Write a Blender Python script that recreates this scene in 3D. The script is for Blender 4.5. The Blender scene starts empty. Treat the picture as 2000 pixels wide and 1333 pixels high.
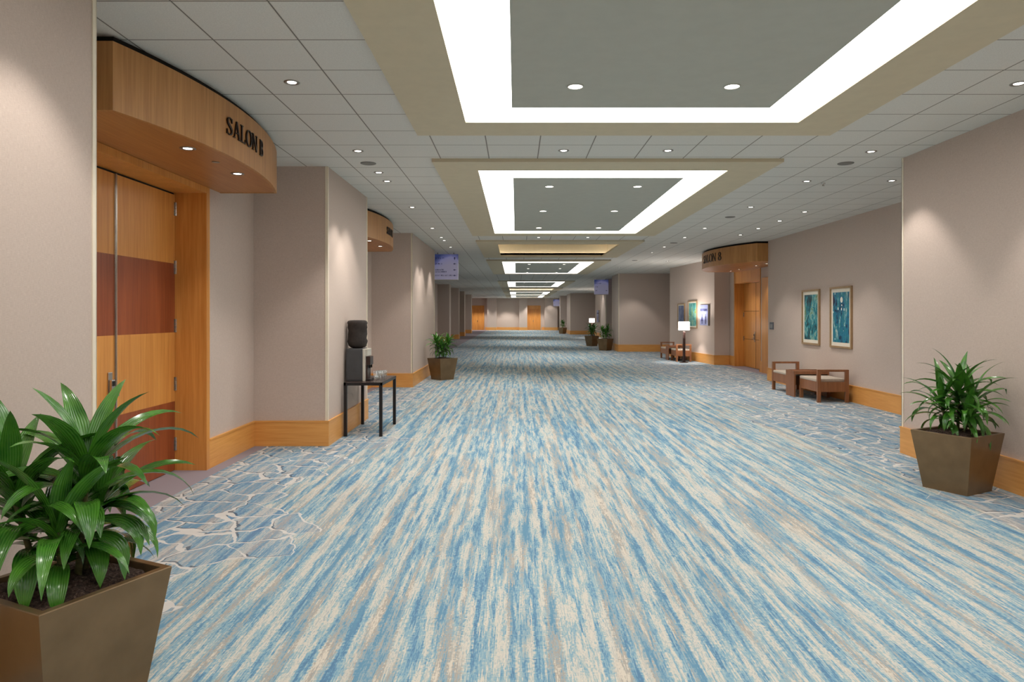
import bpy, bmesh, math, random
from mathutils import Vector, Matrix
PI = math.pi
SC = bpy.context.scene
COL = SC.collection

def lin(c):
    c = c / 255.0
    return c / 12.92 if c <= 0.04045 else ((c + 0.055) / 1.055) ** 2.4
def rgb(r, g, b):
    return (lin(r), lin(g), lin(b), 1.0)

# ------------------------------------------------------------------ camera, world, exposure
CAM_Z = 1.735          # eye height of the camera above the carpet
CEIL = 3.71            # height of the tiled ceiling
cam_data = bpy.data.cameras.new('camera')
cam = bpy.data.objects.new('camera', cam_data)
COL.objects.link(cam)
cam.location = (0, 0, CAM_Z)
cam.rotation_euler = (PI / 2, 0, 0)
cam_data.sensor_fit = 'HORIZONTAL'
cam_data.sensor_width = 36.0
cam_data.lens = 36.0 * 1346.0 / 2000.0
cam_data.shift_x = -8.0 / 2000.0
cam_data.shift_y = -(666.5 - 616.0) / 2000.0
cam_data.clip_start = 0.05
cam_data.clip_end = 200
SC.camera = cam

world = bpy.data.worlds.new('world')
SC.world = world
world.use_nodes = True
world.node_tree.nodes['Background'].inputs[0].default_value = (0.5, 0.5, 0.5, 1)
world.node_tree.nodes['Background'].inputs[1].default_value = 0.0

SC.view_settings.view_transform = 'Standard'
SC.view_settings.look = 'None'
SC.view_settings.gamma = 1.0
SC.view_settings.use_curve_mapping = False
SC.view_settings.exposure = 0.0

TRAY_GLOW = 6.7        # brightness of the luminous ceiling borders
SPOT_W = 88.0          # watts of one recessed downlight
TRAY_SPOT_W = 55.0
SOFFIT_W = 42.0
LAMP_W = 90.0
WARM = (1.0, 0.945, 0.885)

# ------------------------------------------------------------------ material helpers
def new_mat(name):
    m = bpy.data.materials.new(name)
    m.use_nodes = True
    nt = m.node_tree
    return m, nt, nt.nodes['Principled BSDF']

def node(nt, typ, **kw):
    n = nt.nodes.new(typ)
    for k, v in kw.items():
        setattr(n, k, v)
    return n

def link(nt, a, b):
    nt.links.new(a, b)

def math_n(nt, op, a, b=None, clamp=False):
    n = nt.nodes.new('ShaderNodeMath')
    n.operation = op
    n.use_clamp = clamp
    for i, v in enumerate((a, b)):
        if v is None:
            continue
        if isinstance(v, (int, float)):
            n.inputs[i].default_value = v
        else:
            nt.links.new(v, n.inputs[i])
    return n.outputs[0]

def position(nt):
    return nt.nodes.new('ShaderNodeNewGeometry').outputs['Position']

def scaled(nt, vec, sx, sy, sz, off=(0, 0, 0)):
    n = nt.nodes.new('ShaderNodeMapping')
    n.inputs['Scale'].default_value = (sx, sy, sz)
    n.inputs['Location'].default_value = off
    nt.links.new(vec, n.inputs['Vector'])
    return n.outputs[0]

def noise(nt, vec, scale=1.0, detail=2.0, rough=0.5, dist=0.0):
    n = nt.nodes.new('ShaderNodeTexNoise')
    n.inputs['Scale'].default_value = scale
    n.inputs['Detail'].default_value = detail
    n.inputs['Roughness'].default_value = rough
    n.inputs['Distortion'].default_value = dist
    nt.links.new(vec, n.inputs['Vector'])
    return n.outputs['Fac']

def ramp(nt, fac, stops, interp='LINEAR'):
    n = nt.nodes.new('ShaderNodeValToRGB')
    cr = n.color_ramp
    cr.interpolation = interp
    while len(cr.elements) < len(stops):
        cr.elements.new(0.5)
    for e, (p, c) in zip(cr.elements, stops):
        e.position = p
        e.color = c
    nt.links.new(fac, n.inputs['Fac'])
    return n.outputs['Color']

def mixc(nt, fac, a, b, blend='MIX'):
    n = nt.nodes.new('ShaderNodeMix')
    n.data_type = 'RGBA'
    n.blend_type = blend
    ins = [s for s in n.inputs if s.type == 'RGBA']
    if isinstance(fac, (int, float)):
        n.inputs[0].default_value = fac
    else:
        nt.links.new(fac, n.inputs[0])
    for s, v in zip(ins, (a, b)):
        if isinstance(v, tuple):
            s.default_value = v
        else:
            nt.links.new(v, s)
    return [o for o in n.outputs if o.type == 'RGBA'][0]

def bump(nt, bsdf, height, strength=0.2, dist=0.01):
    n = nt.nodes.new('ShaderNodeBump')
    n.inputs['Strength'].default_value = strength
    n.inputs['Distance'].default_value = dist
    nt.links.new(height, n.inputs['Height'])
    nt.links.new(n.outputs[0], bsdf.inputs['Normal'])

def simple(name, col, rough=0.5, metal=0.0, var=0.06, vscale=8.0, coat=0.0):
    m, nt, b = new_mat(name)
    p = position(nt)
    f = noise(nt, scaled(nt, p, vscale, vscale, vscale), 1.0, 3.0)
    lo = tuple(max(0, c * (1 - var)) for c in col[:3]) + (1,)
    hi = tuple(min(1, c * (1 + var)) for c in col[:3]) + (1,)
    link(nt, ramp(nt, f, [(0.35, lo), (0.65, hi)]), b.inputs['Base Color'])
    b.inputs['Roughness'].default_value = rough
    b.inputs['Metallic'].default_value = metal
    b.inputs['Coat Weight'].default_value = coat
    return m

def emissive(name, col, strength):
    m, nt, b = new_mat(name)
    b.inputs['Base Color'].default_value = (0.8, 0.8, 0.8, 1)
    b.inputs['Emission Color'].default_value = col
    b.inputs['Emission Strength'].default_value = strength
    return m

def wood(name, dark, light, axis='z', rough=0.38, fine=60.0, figure=4.0):
    """veneer whose grain runs along one axis"""
    m, nt, b = new_mat(name)
    p = position(nt)
    def sc(a, along):
        if axis == 'h':
            return (along * 1.4, along * 1.4, a)
        return {'z': (a, a, along), 'y': (a, along, a), 'x': (along, a, a)}[axis]
    v1 = scaled(nt, p, *sc(fine, 1.6))
    v2 = scaled(nt, p, *sc(figure, 0.5))
    f1 = noise(nt, v1, 1.0, 3.0, 0.6)
    f2 = noise(nt, v2, 1.0, 3.0, 0.55, 0.6)
    f = math_n(nt, 'ADD', math_n(nt, 'MULTIPLY', f1, 0.55), math_n(nt, 'MULTIPLY', f2, 0.45))
    link(nt, ramp(nt, f, [(0.34, dark), (0.66, light)]), b.inputs['Base Color'])
    b.inputs['Roughness'].default_value = rough
    return m

# wall covering: woven mauve-taupe fabric
def make_fabric():
    m, nt, b = new_mat('woven_wallcovering')
    p = position(nt)
    h = noise(nt, scaled(nt, p, 40, 40, 420), 1.0, 2.0)
    v = noise(nt, scaled(nt, p, 380, 380, 30), 1.0, 2.0)
    big = noise(nt, scaled(nt, p, 1.3, 1.3, 0.8), 1.0, 2.0)
    f = math_n(nt, 'MULTIPLY', math_n(nt, 'ADD', h, v), 0.5)
    c1 = ramp(nt, f, [(0.3, rgb(188, 170, 158)), (0.7, rgb(213, 197, 185))])
    c2 = mixc(nt, math_n(nt, 'MULTIPLY', big, 0.25), c1, rgb(197, 176, 166))
    link(nt, c2, b.inputs['Base Color'])
    b.inputs['Roughness'].default_value = 0.85
    b.inputs['Specular IOR Level'].default_value = 0.2
    bump(nt, b, f, 0.15, 0.002)
    return m

def make_ceiling():
    m, nt, b = new_mat('acoustic_ceiling_tile')
    p = position(nt)
    sep = node(nt, 'ShaderNodeSeparateXYZ')
    link(nt, p, sep.inputs[0])
    def line(o, off, half, period=0.61):
        t = math_n(nt, 'DIVIDE', math_n(nt, 'SUBTRACT', o, off), period)
        fr = math_n(nt, 'FRACT', t)
        d = math_n(nt, 'MINIMUM', fr, math_n(nt, 'SUBTRACT', 1.0, fr))
        return math_n(nt, 'LESS_THAN', math_n(nt, 'MULTIPLY', d, period), half)
    gx = line(sep.outputs['X'], 0.27, 0.0055)
    gy = line(sep.outputs['Y'], 0.06, 0.0055)
    groove = math_n(nt, 'MAXIMUM', gx, gy)
    tx = line(sep.outputs['X'], 0.27, 0.014)
    ty = line(sep.outputs['Y'], 0.06, 0.014)
    bar = math_n(nt, 'MAXIMUM', tx, ty)
    f = noise(nt, scaled(nt, p, 120, 120, 120), 1.0, 3.0)
    base = ramp(nt, f, [(0.3, rgb(210, 207, 200)), (0.7, rgb(224, 221, 214))])
    c = mixc(nt, bar, base, rgb(212, 208, 200))
    c = mixc(nt, groove, c, rgb(122, 116, 108))
    link(nt, c, b.inputs['Base Color'])
    b.inputs['Roughness'].default_value = 0.9
    return m

def make_carpet():
    m, nt, b = new_mat('streaked_patterned_carpet')
    p = position(nt)
    sep = node(nt, 'ShaderNodeSeparateXYZ')
    link(nt, p, sep.inputs[0])
    X, Y = sep.outputs['X'], sep.outputs['Y']
    def comb(a, c):
        n = node(nt, 'ShaderNodeCombineXYZ')
        link(nt, a, n.inputs[0]); link(nt, c, n.inputs[1])
        return n.outputs[0]
    def rand(v, seed):
        n = node(nt, 'ShaderNodeTexWhiteNoise', noise_dimensions='1D')
        link(nt, math_n(nt, 'ADD', v, seed), n.inputs['W'])
        return n.outputs['Value']
    # woven threads: every warp thread slides along the hall, every weft row shifts a little across
    warp = math_n(nt, 'FLOOR', math_n(nt, 'DIVIDE', X, 0.007))
    weft = math_n(nt, 'FLOOR', math_n(nt, 'DIVIDE', Y, 0.011))
    rw = rand(warp, 0.5)
    rf = rand(weft, 7.5)
    xs = math_n(nt, 'ADD', X, math_n(nt, 'MULTIPLY', math_n(nt, 'SUBTRACT', rf, 0.5), 0.016))
    ys = math_n(nt, 'ADD', Y, math_n(nt, 'MULTIPLY', math_n(nt, 'SUBTRACT', rw, 0.5), 0.16))
    q = comb(xs, ys)
    A = noise(nt, scaled(nt, q, 13.0, 0.24, 1), 1.0, 2.0, 0.6)
    W = noise(nt, scaled(nt, q, 16, 1.9, 1, (5, 9, 0)), 1.0, 2.0, 0.65)
    Mx = noise(nt, scaled(nt, q, 8, 1.5, 1, (31, 4, 0)), 1.0, 2.0)
    T = noise(nt, scaled(nt, comb(X, ys), 150, 5, 1), 1.0, 1.0)
    H = noise(nt, scaled(nt, p, 14, 120, 1), 1.0, 1.0)
    # little woven rectangles with straight sides and stepped ends
    def rects(wx, ly, seed, sway):
        sw = noise(nt, scaled(nt, p, 5, 0.8, 1, (seed, 0, 0)), 1.0, 1.0)
        xx = math_n(nt, 'ADD', math_n(nt, 'DIVIDE', X, wx), math_n(nt, 'MULTIPLY', sw, sway))
        ci = math_n(nt, 'FLOOR', xx)
        yy = math_n(nt, 'ADD', math_n(nt, 'DIVIDE', ys, ly), math_n(nt, 'MULTIPLY', rand(ci, seed), 9.0))
        n = node(nt, 'ShaderNodeTexWhiteNoise', noise_dimensions='2D')
        link(nt, comb(ci, math_n(nt, 'FLOOR', yy)), n.inputs['Vector'])
        return math_n(nt, 'SUBTRACT', n.outputs['Value'], 0.5)
    f = math_n(nt, 'ADD', math_n(nt, 'MULTIPLY', A, 0.56), math_n(nt, 'MULTIPLY', W, 0.44))
    f = math_n(nt, 'ADD', f, math_n(nt, 'MULTIPLY', rects(0.026, 0.55, 3.3, 0.6), 0.085))
    f = math_n(nt, 'ADD', f, math_n(nt, 'MULTIPLY', rects(0.012, 0.13, 8.1, 0.8), 0.10))
    f = math_n(nt, 'ADD', f, math_n(nt, 'MULTIPLY', rects(0.005, 0.03, 5.7, 0.5), 0.09))
    amp = math_n(nt, 'MULTIPLY', math_n(nt, 'GREATER_THAN', Mx, 0.47), 0.14)
    amp = math_n(nt, 'ADD', amp, 0.12)
    tt = math_n(nt, 'ADD', math_n(nt, 'MULTIPLY', T, 0.6), math_n(nt, 'MULTIPLY', H, 0.4))
    f = math_n(nt, 'ADD', f, math_n(nt, 'MULTIPLY', math_n(nt, 'SUBTRACT', tt, 0.5), amp))
    blue = ramp(nt, f, [(0.35, rgb(72, 116, 150)), (0.41, rgb(92, 138, 168)), (0.455, rgb(122, 160, 178)), (0.50, rgb(146, 170, 176)),
                        (0.535, rgb(172, 180, 176)), (0.56, rgb(198, 192, 179)), (0.61, rgb(206, 198, 184)), (0.65, rgb(160, 168, 168))])
    taupe = ramp(nt, f, [(0.40, rgb(98, 138, 162)), (0.46, rgb(130, 156, 168)), (0.505, rgb(154, 162, 162)), (0.535, rgb(152, 148, 141)), (0.58, rgb(166, 160, 150)), (0.63, rgb(198, 190, 176))])
    blue = mixc(nt, 0.14, blue, rgb(150, 160, 160))
    pick = noise(nt, scaled(nt, q, 10, 0.42, 1, (71, 14, 0)), 1.0, 2.0)
    pk = math_n(nt, 'MULTIPLY', math_n(nt, 'SUBTRACT', pick, 0.50), 12.0, True)
    col = mixc(nt, pk, blue, taupe)
    # crackle border towards both walls: irregular cells, pale joints with a dark edge
    wob = noise(nt, scaled(nt, p, 1.9, 1.9, 1), 1.0, 3.0)
    wob2 = noise(nt, scaled(nt, p, 2.3, 2.3, 1, (4, 4, 0)), 1.0, 3.0)
    wc = comb(math_n(nt, 'ADD', X, math_n(nt, 'MULTIPLY', math_n(nt, 'SUBTRACT', wob, 0.5), 0.5)),
              math_n(nt, 'ADD', Y, math_n(nt, 'MULTIPLY', math_n(nt, 'SUBTRACT', wob2, 0.5), 0.5)))
    SX, SY = 2.4, 3.0
    def cells(off):
        v = node(nt, 'ShaderNodeTexVoronoi', feature='DISTANCE_TO_EDGE')
        v.inputs['Scale'].default_value = 1.0
        link(nt, scaled(nt, wc, SX, SY, 1, off), v.inputs['Vector'])
        return v.outputs['Distance']
    wid = math_n(nt, 'MULTIPLY', math_n(nt, 'SUBTRACT', noise(nt, scaled(nt, p, 3.1, 3.1, 1, (9, 1, 0)), 1.0, 1.0), 0.20), 0.14)
    wid = math_n(nt, 'MINIMUM', wid, 0.038)
    pale = math_n(nt, 'LESS_THAN', cells((0, 0, 0)), wid)
    dark = math_n(nt, 'MULTIPLY', math_n(nt, 'LESS_THAN', cells((-0.04, -0.06, 0)), math_n(nt, 'MULTIPLY', wid, 0.75)),
                  math_n(nt, 'GREATER_THAN', noise(nt, scaled(nt, p, 2.6, 2.6, 1, (2, 8, 0)), 1.0, 1.0), 0.44))
    cid = node(nt, 'ShaderNodeTexVoronoi', feature='F1')
    cid.inputs['Scale'].default_value = 1.0
    link(nt, scaled(nt, wc, SX, SY, 1), cid.inputs['Vector'])
    cp = node(nt, 'ShaderNodeSeparateXYZ')
    link(nt, cid.outputs['Position'], cp.inputs[0])
    cx = math_n(nt, 'DIVIDE', cp.outputs[0], SX)
    cy = math_n(nt, 'DIVIDE', cp.outputs[1], SY)
    edge = math_n(nt, 'MULTIPLY', math_n(nt, 'SUBTRACT', noise(nt, scaled(nt, comb(cx, cy), 0.9, 0.62, 1, (1, 3.4, 0)), 1.0, 1.0), 0.5), 2.4)
    left = math_n(nt, 'GREATER_THAN', edge, math_n(nt, 'ADD', cx, 2.08))
    right = math_n(nt, 'GREATER_THAN', math_n(nt, 'ADD', cx, edge), 4.12)
    area = math_n(nt, 'MAXIMUM', left, right)
    greyed = mixc(nt, math_n(nt, 'MULTIPLY', area, 0.28), col, rgb(112, 130, 156))
    c = mixc(nt, math_n(nt, 'MULTIPLY', math_n(nt, 'MULTIPLY', dark, area), 0.65), greyed, rgb(56, 56, 68))
    c = mixc(nt, math_n(nt, 'MULTIPLY', math_n(nt, 'MULTIPLY', pale, area), 0.88), c, rgb(204, 200, 194))
    # plain threshold carpet in front of the double doors
    tx = math_n(nt, 'LESS_THAN', X, -3.30)
    tr = math_n(nt, 'GREATER_THAN', X, 7.2)
    c = mixc(nt, math_n(nt, 'MAXIMUM', tx, tr), c, rgb(146, 136, 142))
    link(nt, c, b.inputs['Base Color'])
    b.inputs['Roughness'].default_value = 0.95
    b.inputs['Specular IOR Level'].default_value = 0.1
    bump(nt, b, math_n(nt, 'ADD', T, H), 0.2, 0.002)
    return m

M_FABRIC = make_fabric()
M_CEIL = make_ceiling()
M_CARPET = make_carpet()
M_BEIGE = simple('beige_ceiling_paint', rgb(208, 194, 166), 0.8, var=0.02)
M_PANEL = simple('grey_green_ceiling_paint', rgb(184, 183, 172), 0.8, var=0.02)
M_GLOW = emissive('luminous_border', (1.0, 0.975, 0.94, 1), TRAY_GLOW)
M_COVE = emissive('warm_cove_strip', (1.0, 0.92, 0.78, 1), 9.0)
M_LENS = emissive('downlight_lens', (1.0, 0.92, 0.84, 1), 9.0)
M_SHADE = emissive('lamp_shade_fabric', (1.0, 0.93, 0.84, 1), 6.0)
M_RING = simple('brushed_nickel_ring', rgb(150, 146, 140), 0.3, 0.9)
M_BASE = wood('honey_maple_base', rgb(216, 148, 72), rgb(236, 174, 98), 'h', 0.4, 50, 3)
M_BASEX = M_BASE
M_MAPLE = wood('honey_maple_veneer', rgb(200, 130, 58), rgb(226, 160, 84), 'z', 0.36, 45, 6)
M_FASCIA = wood('pale_maple_strips', rgb(172, 118, 66), rgb(204, 150, 92), 'z', 0.42, 45, 9)
M_CHERRY = wood('reddish_cherry_veneer', rgb(126, 58, 30), rgb(160, 84, 48), 'z', 0.36, 60, 5)
M_BENCH = wood('walnut_brown_wood', rgb(124, 78, 48), rgb(158, 104, 68), 'z', 0.4, 50, 6)
M_CORNER = simple('cream_corner_guard', rgb(240, 228, 206), 0.5, var=0.02)
M_CHROME = simple('satin_steel', rgb(196, 192, 186), 0.22, 1.0)
M_DARKMETAL = simple('blackened_metal', rgb(38, 34, 34), 0.4, 0.3)
M_BLACK = simple('black_gap', rgb(22, 18, 16), 0.9)
M_LETTER = simple('dark_bronze_lettering', rgb(46, 32, 26), 0.35, 0.6)
M_TABLETOP = simple('dark_speckled_tabletop', rgb(74, 62, 58), 0.25, 0.0, 0.25, 90)
M_COOLER = simple('charcoal_plastic', rgb(66, 66, 68), 0.45)
M_COOLERFRONT = simple('pale_grey_plastic', rgb(196, 190, 178), 0.4)
M_BROWNPLASTIC = simple('dark_brown_plastic', rgb(50, 34, 30), 0.3)
M_COVER = simple('dark_brown_fabric_cover', rgb(44, 36, 32), 0.8, var=0.2, vscale=30)
M_SEAT = simple('oatmeal_seat_fabric', rgb(186, 172, 156), 0.9, var=0.08, vscale=60)
M_GRILLE = simple('grey_speaker_grille', rgb(128, 124, 118), 0.7, var=0.2, vscale=300)
M_FRAME = simple('pale_bronze_picture_frame', rgb(176, 146, 110), 0.4, 0.3)
M_MAT = simple('white_picture_mat', rgb(232, 224, 208), 0.8, var=0.02)
M_NAVY = simple('navy_print', rgb(38, 40, 96), 0.5)
M_LAMPWOOD = simple('espresso_lamp_pole', rgb(66, 46, 42), 0.4)

def make_pot_mat():
    m, nt, b = new_mat('bronze_planter_glaze')
    p = position(nt)
    f = noise(nt, scaled(nt, p, 5, 5, 5), 1.0, 4.0)
    link(nt, ramp(nt, f, [(0.3, rgb(118, 95, 66)), (0.7, rgb(134, 109, 78))]), b.inputs['Base Color'])
    b.inputs['Metallic'].default_value = 0.35
    b.inputs['Roughness'].default_value = 0.34
    return m
M_POT = make_pot_mat()

def make_leaf_mat():
    m, nt, b = new_mat('glossy_ribbed_leaf')
    uv = node(nt, 'ShaderNodeUVMap')
    sep = node(nt, 'ShaderNodeSeparateXYZ')
    link(nt, uv.outputs[0], sep.inputs[0])
    u = sep.outputs[0]
    p = position(nt)
    n1 = noise(nt, scaled(nt, p, 9, 9, 9), 1.0, 2.0)
    un = math_n(nt, 'ADD', u, math_n(nt, 'MULTIPLY', n1, 0.12))
    w = math_n(nt, 'SINE', math_n(nt, 'MULTIPLY', un, 52.0))
    rib = math_n(nt, 'ADD', math_n(nt, 'MULTIPLY', w, 0.5), 0.5)
    base = ramp(nt, n1, [(0.3, rgb(30, 92, 22)), (0.7, rgb(76, 138, 38))])
    base = mixc(nt, math_n(nt, 'MULTIPLY', rib, 0.2), base, rgb(130, 176, 84))
    link(nt, base, b.inputs['Base Color'])
    b.inputs['Roughness'].default_value = 0.2
    b.inputs['Coat Weight'].default_value = 0.5
    b.inputs['Coat Roughness'].default_value = 0.2
    b.inputs['Subsurface Weight'].default_value = 0.0
    bump(nt, b, rib, 0.55, 0.003)
    return m
M_LEAF = make_leaf_mat()
M_STEM = simple('woody_green_cane', rgb(88, 84, 46), 0.7, var=0.25, vscale=60)

def make_moss():
    m, nt, b = new_mat('dry_moss_and_bark')
    p = position(nt)
    f = noise(nt, scaled(nt, p, 70, 70, 70), 1.0, 5.0, 0.7)
    link(nt, ramp(nt, f, [(0.35, rgb(40, 24, 20)), (0.55, rgb(92, 70, 60)), (0.7, rgb(150, 126, 112))]), b.inputs['Base Color'])
    b.inputs['Roughness'].default_value = 1.0
    bump(nt, b, f, 0.9, 0.02)
    return m
M_MOSS = make_moss()

def make_glass():
    m, nt, b = new_mat('clear_glass')
    tr = node(nt, 'ShaderNodeBsdfTransparent')
    tr.inputs[0].default_value = (0.94, 0.95, 0.95, 1)
    gl = node(nt, 'ShaderNodeBsdfGlossy')
    gl.inputs['Roughness'].default_value = 0.05
    fr = node(nt, 'ShaderNodeLayerWeight')
    fr.inputs[0].default_value = 0.35
    mx = node(nt, 'ShaderNodeMixShader')
    link(nt, math_n(nt, 'ADD', math_n(nt, 'MULTIPLY', fr.outputs['Facing'], 0.6), 0.06), mx.inputs[0])
    link(nt, tr.outputs[0], mx.inputs[1]); link(nt, gl.outputs[0], mx.inputs[2])
    link(nt, mx.outputs[0], nt.nodes['Material Output'].inputs['Surface'])
    return m
M_GLASS = make_glass()

def make_painting(name, seed, cols, spots=True):
    m, nt, b = new_mat(name)
    tc = node(nt, 'ShaderNodeTexCoord')
    g = tc.outputs['Object']
    f1 = noise(nt, scaled(nt, g, 5, 5, 3.0, (seed, 0, 0)), 1.0, 5.0, 0.65, 0.8)
    f2 = noise(nt, scaled(nt, g, 22, 22, 12, (0, seed, 0)), 1.0, 4.0, 0.7)
    f = math_n(nt, 'ADD', math_n(nt, 'MULTIPLY', f1, 0.72), math_n(nt, 'MULTIPLY', f2, 0.28))
    f = math_n(nt, 'ADD', math_n(nt, 'MULTIPLY', math_n(nt, 'SUBTRACT', f, 0.5), 1.9), 0.5)
    c = ramp(nt, f, cols)
    if spots:
        v = node(nt, 'ShaderNodeTexVoronoi')
        v.inputs['Scale'].default_value = 1.0
        link(nt, scaled(nt, g, 13, 13, 9, (seed, 2, 0)), v.inputs['Vector'])
        cs = node(nt, 'ShaderNodeSeparateColor')
        link(nt, v.outputs['Color'], cs.inputs[0])
        dot = math_n(nt, 'MULTIPLY', math_n(nt, 'LESS_THAN', v.outputs['Distance'], 0.22), math_n(nt, 'GREATER_THAN', cs.outputs[0], 0.72))
        c = mixc(nt, dot, c, rgb(206, 220, 214))
    link(nt, c, b.inputs['Base Color'])
    b.inputs['Roughness'].default_value = 0.35
    return m

def make_screen(name, seed):
    """lilac and blue display face"""
    m, nt, b = new_mat(name)
    tc = node(nt, 'ShaderNodeTexCoord')
    sep = node(nt, 'ShaderNodeSeparateXYZ')
    link(nt, tc.outputs['Object'], sep.inputs[0])
    x, z = sep.outputs['X'], sep.outputs['Z']
    n = noise(nt, scaled(nt, tc.outputs['Object'], 3, 3, 3, (seed, 0, 0)), 1.0, 3.0)
    # a pale rounded shape below a darker blue sky
    hgt = math_n(nt, 'SUBTRACT', math_n(nt, 'ADD', math_n(nt, 'MULTIPLY', math_n(nt, 'SINE', math_n(nt, 'MULTIPLY', math_n(nt, 'ADD', x, 0.35 + 0.1 * seed), 3.2)), 0.26), math_n(nt, 'MULTIPLY', n, 0.2)), z)
    f = math_n(nt, 'ADD', math_n(nt, 'MULTIPLY', hgt, 1.6), 0.5, True)
    c = ramp(nt, f, [(0.30, rgb(70, 82, 140)), (0.52, rgb(122, 126, 186)), (0.60, rgb(158, 158, 206)), (0.95, rgb(172, 168, 198))])
    link(nt, c, b.inputs['Base Color'])
    link(nt, c, b.inputs['Emission Color'])
    b.inputs['Emission Strength'].default_value = 0.22
    b.inputs['Roughness'].default_value = 0.25
    return m

# ------------------------------------------------------------------ mesh helpers
def obj(name, bm, mat, parent=None, smooth=False, loc=None):
    me = bpy.data.meshes.new(name)
    bmesh.ops.recalc_face_normals(bm, faces=bm.faces[:])
    bm.to_mesh(me)
    bm.free()
    if smooth:
        for p in me.polygons:
            p.use_smooth = True
    mats = mat if isinstance(mat, (list, tuple)) else [mat]
    for mm in mats:
        me.materials.append(mm)
    o = bpy.data.objects.new(name, me)
    COL.objects.link(o)
    if parent is not None:
        o.parent = parent
    if loc is not None:
        o.location = loc
    return o

def empty(name, loc=(0, 0, 0), rz=0.0):
    o = bpy.data.objects.new(name, None)
    COL.objects.link(o)
    o.location = loc
    o.rotation_euler = (0, 0, rz)
    o.empty_display_size = 0.1
    return o

def tag(o, label, cat, group=None):
    o['label'] = label
    o['category'] = cat
    if group:
        o['group'] = group
    return o

def struct(o):
    o['kind'] = 'structure'
    return o

def smooth_by_angle(o, ang=40):
    me = o.data
    for p in me.polygons:
        p.use_smooth = True
    try:
        me.set_sharp_from_angle(angle=math.radians(ang))
    except Exception:
        pass

def add_box(bm, x0, x1, y0, y1, z0, z1, bev=0.0, mi=0):
    r = bmesh.ops.create_cube(bm, size=1.0)
    vs = r['verts']
    bmesh.ops.scale(bm, vec=(abs(x1 - x0), abs(y1 - y0), abs(z1 - z0)), verts=vs)
    bmesh.ops.translate(bm, vec=((x0 + x1) / 2, (y0 + y1) / 2, (z0 + z1) / 2), verts=vs)
    fs = set()
    for v in vs:
        fs.update(v.link_faces)
    for f in fs:
        f.material_index = mi
    if bev > 0:
        es = set()
        for v in vs:
            es.update(v.link_edges)
        bmesh.ops.bevel(bm, geom=list(es), offset=bev, segments=2, affect='EDGES', profile=0.6)
    return bm

def box(x0, x1, y0, y1, z0, z1, bev=0.0):
    return add_box(bmesh.new(), x0, x1, y0, y1, z0, z1, bev)

def lathe(bm, prof, cx=0, cy=0, n=24, close=True):
    """prof: list of (r, z)"""
    rings = []
    for r, z in prof:
        ring = []
        for i in range(n):
            a = 2 * PI * i / n
            ring.append(bm.verts.new((cx + r * math.cos(a), cy + r * math.sin(a), z)))
        rings.append(ring)
    for a, b in zip(rings, rings[1:]):
        for i in range(n):
            bm.faces.new((a[i], a[(i + 1) % n], b[(i + 1) % n], b[i]))
    if close:
        bm.faces.new(rings[0][::-1])
        bm.faces.new(rings[-1])
    return bm

def prism(bm, pts, z0, z1):
    """closed vertical prism over a 2-D outline"""
    lo = [bm.verts.new((x, y, z0)) for x, y in pts]
    hi = [bm.verts.new((x, y, z1)) for x, y in pts]
    n = len(pts)
    for i in range(n):
        j = (i + 1) % n
        bm.faces.new((lo[i], lo[j], hi[j], hi[i]))
    bm.faces.new(lo[::-1])
    bm.faces.new(hi)
    return bm

def offset_line(pts, d):
    """offset an open polyline to its left by d, mitred"""
    out = []
    n = len(pts)
    for i in range(n):
        ns = []
        if i > 0:
            a, b = pts[i - 1], pts[i]
            t = Vector((b[0] - a[0], b[1] - a[1])).normalized()
            ns.append(Vector((-t.y, t.x)))
        if i < n - 1:
            a, b = pts[i], pts[i + 1]
            t = Vector((b[0] - a[0], b[1] - a[1])).normalized()
            ns.append(Vector((-t.y, t.x)))
        if len(ns) == 2:
            k = 1.0 + ns[0].dot(ns[1])
            v = (ns[0] + ns[1]) / max(k, 0.2)
        else:
            v = ns[0]
        out.append((pts[i][0] + v.x * d, pts[i][1] + v.y * d))
    return out

def ribbon(bm, pts, d0, d1, z0, z1):
    """a wall-like strip along a polyline between two offsets"""
    a = offset_line(pts, d0) if d0 else list(pts)
    b = offset_line(pts, d1) if d1 else list(pts)
    V = lambda p, z: bm.verts.new((p[0], p[1], z))
    A0 = [V(p, z0) for p in a]; A1 = [V(p, z1) for p in a]
    B0 = [V(p, z0) for p in b]; B1 = [V(p, z1) for p in b]
    for i in range(len(pts) - 1):
        bm.faces.new((A0[i], A0[i + 1], A1[i + 1], A1[i]))
        bm.faces.new((B0[i + 1], B0[i], B1[i], B1[i + 1]))
        bm.faces.new((A1[i], A1[i + 1], B1[i + 1], B1[i]))
        bm.faces.new((A0[i + 1], A0[i], B0[i], B0[i + 1]))
    bm.faces.new((A0[0], A1[0], B1[0], B0[0]))
    bm.faces.new((A0[-1], B0[-1], B1[-1], A1[-1]))
    return bm

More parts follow.
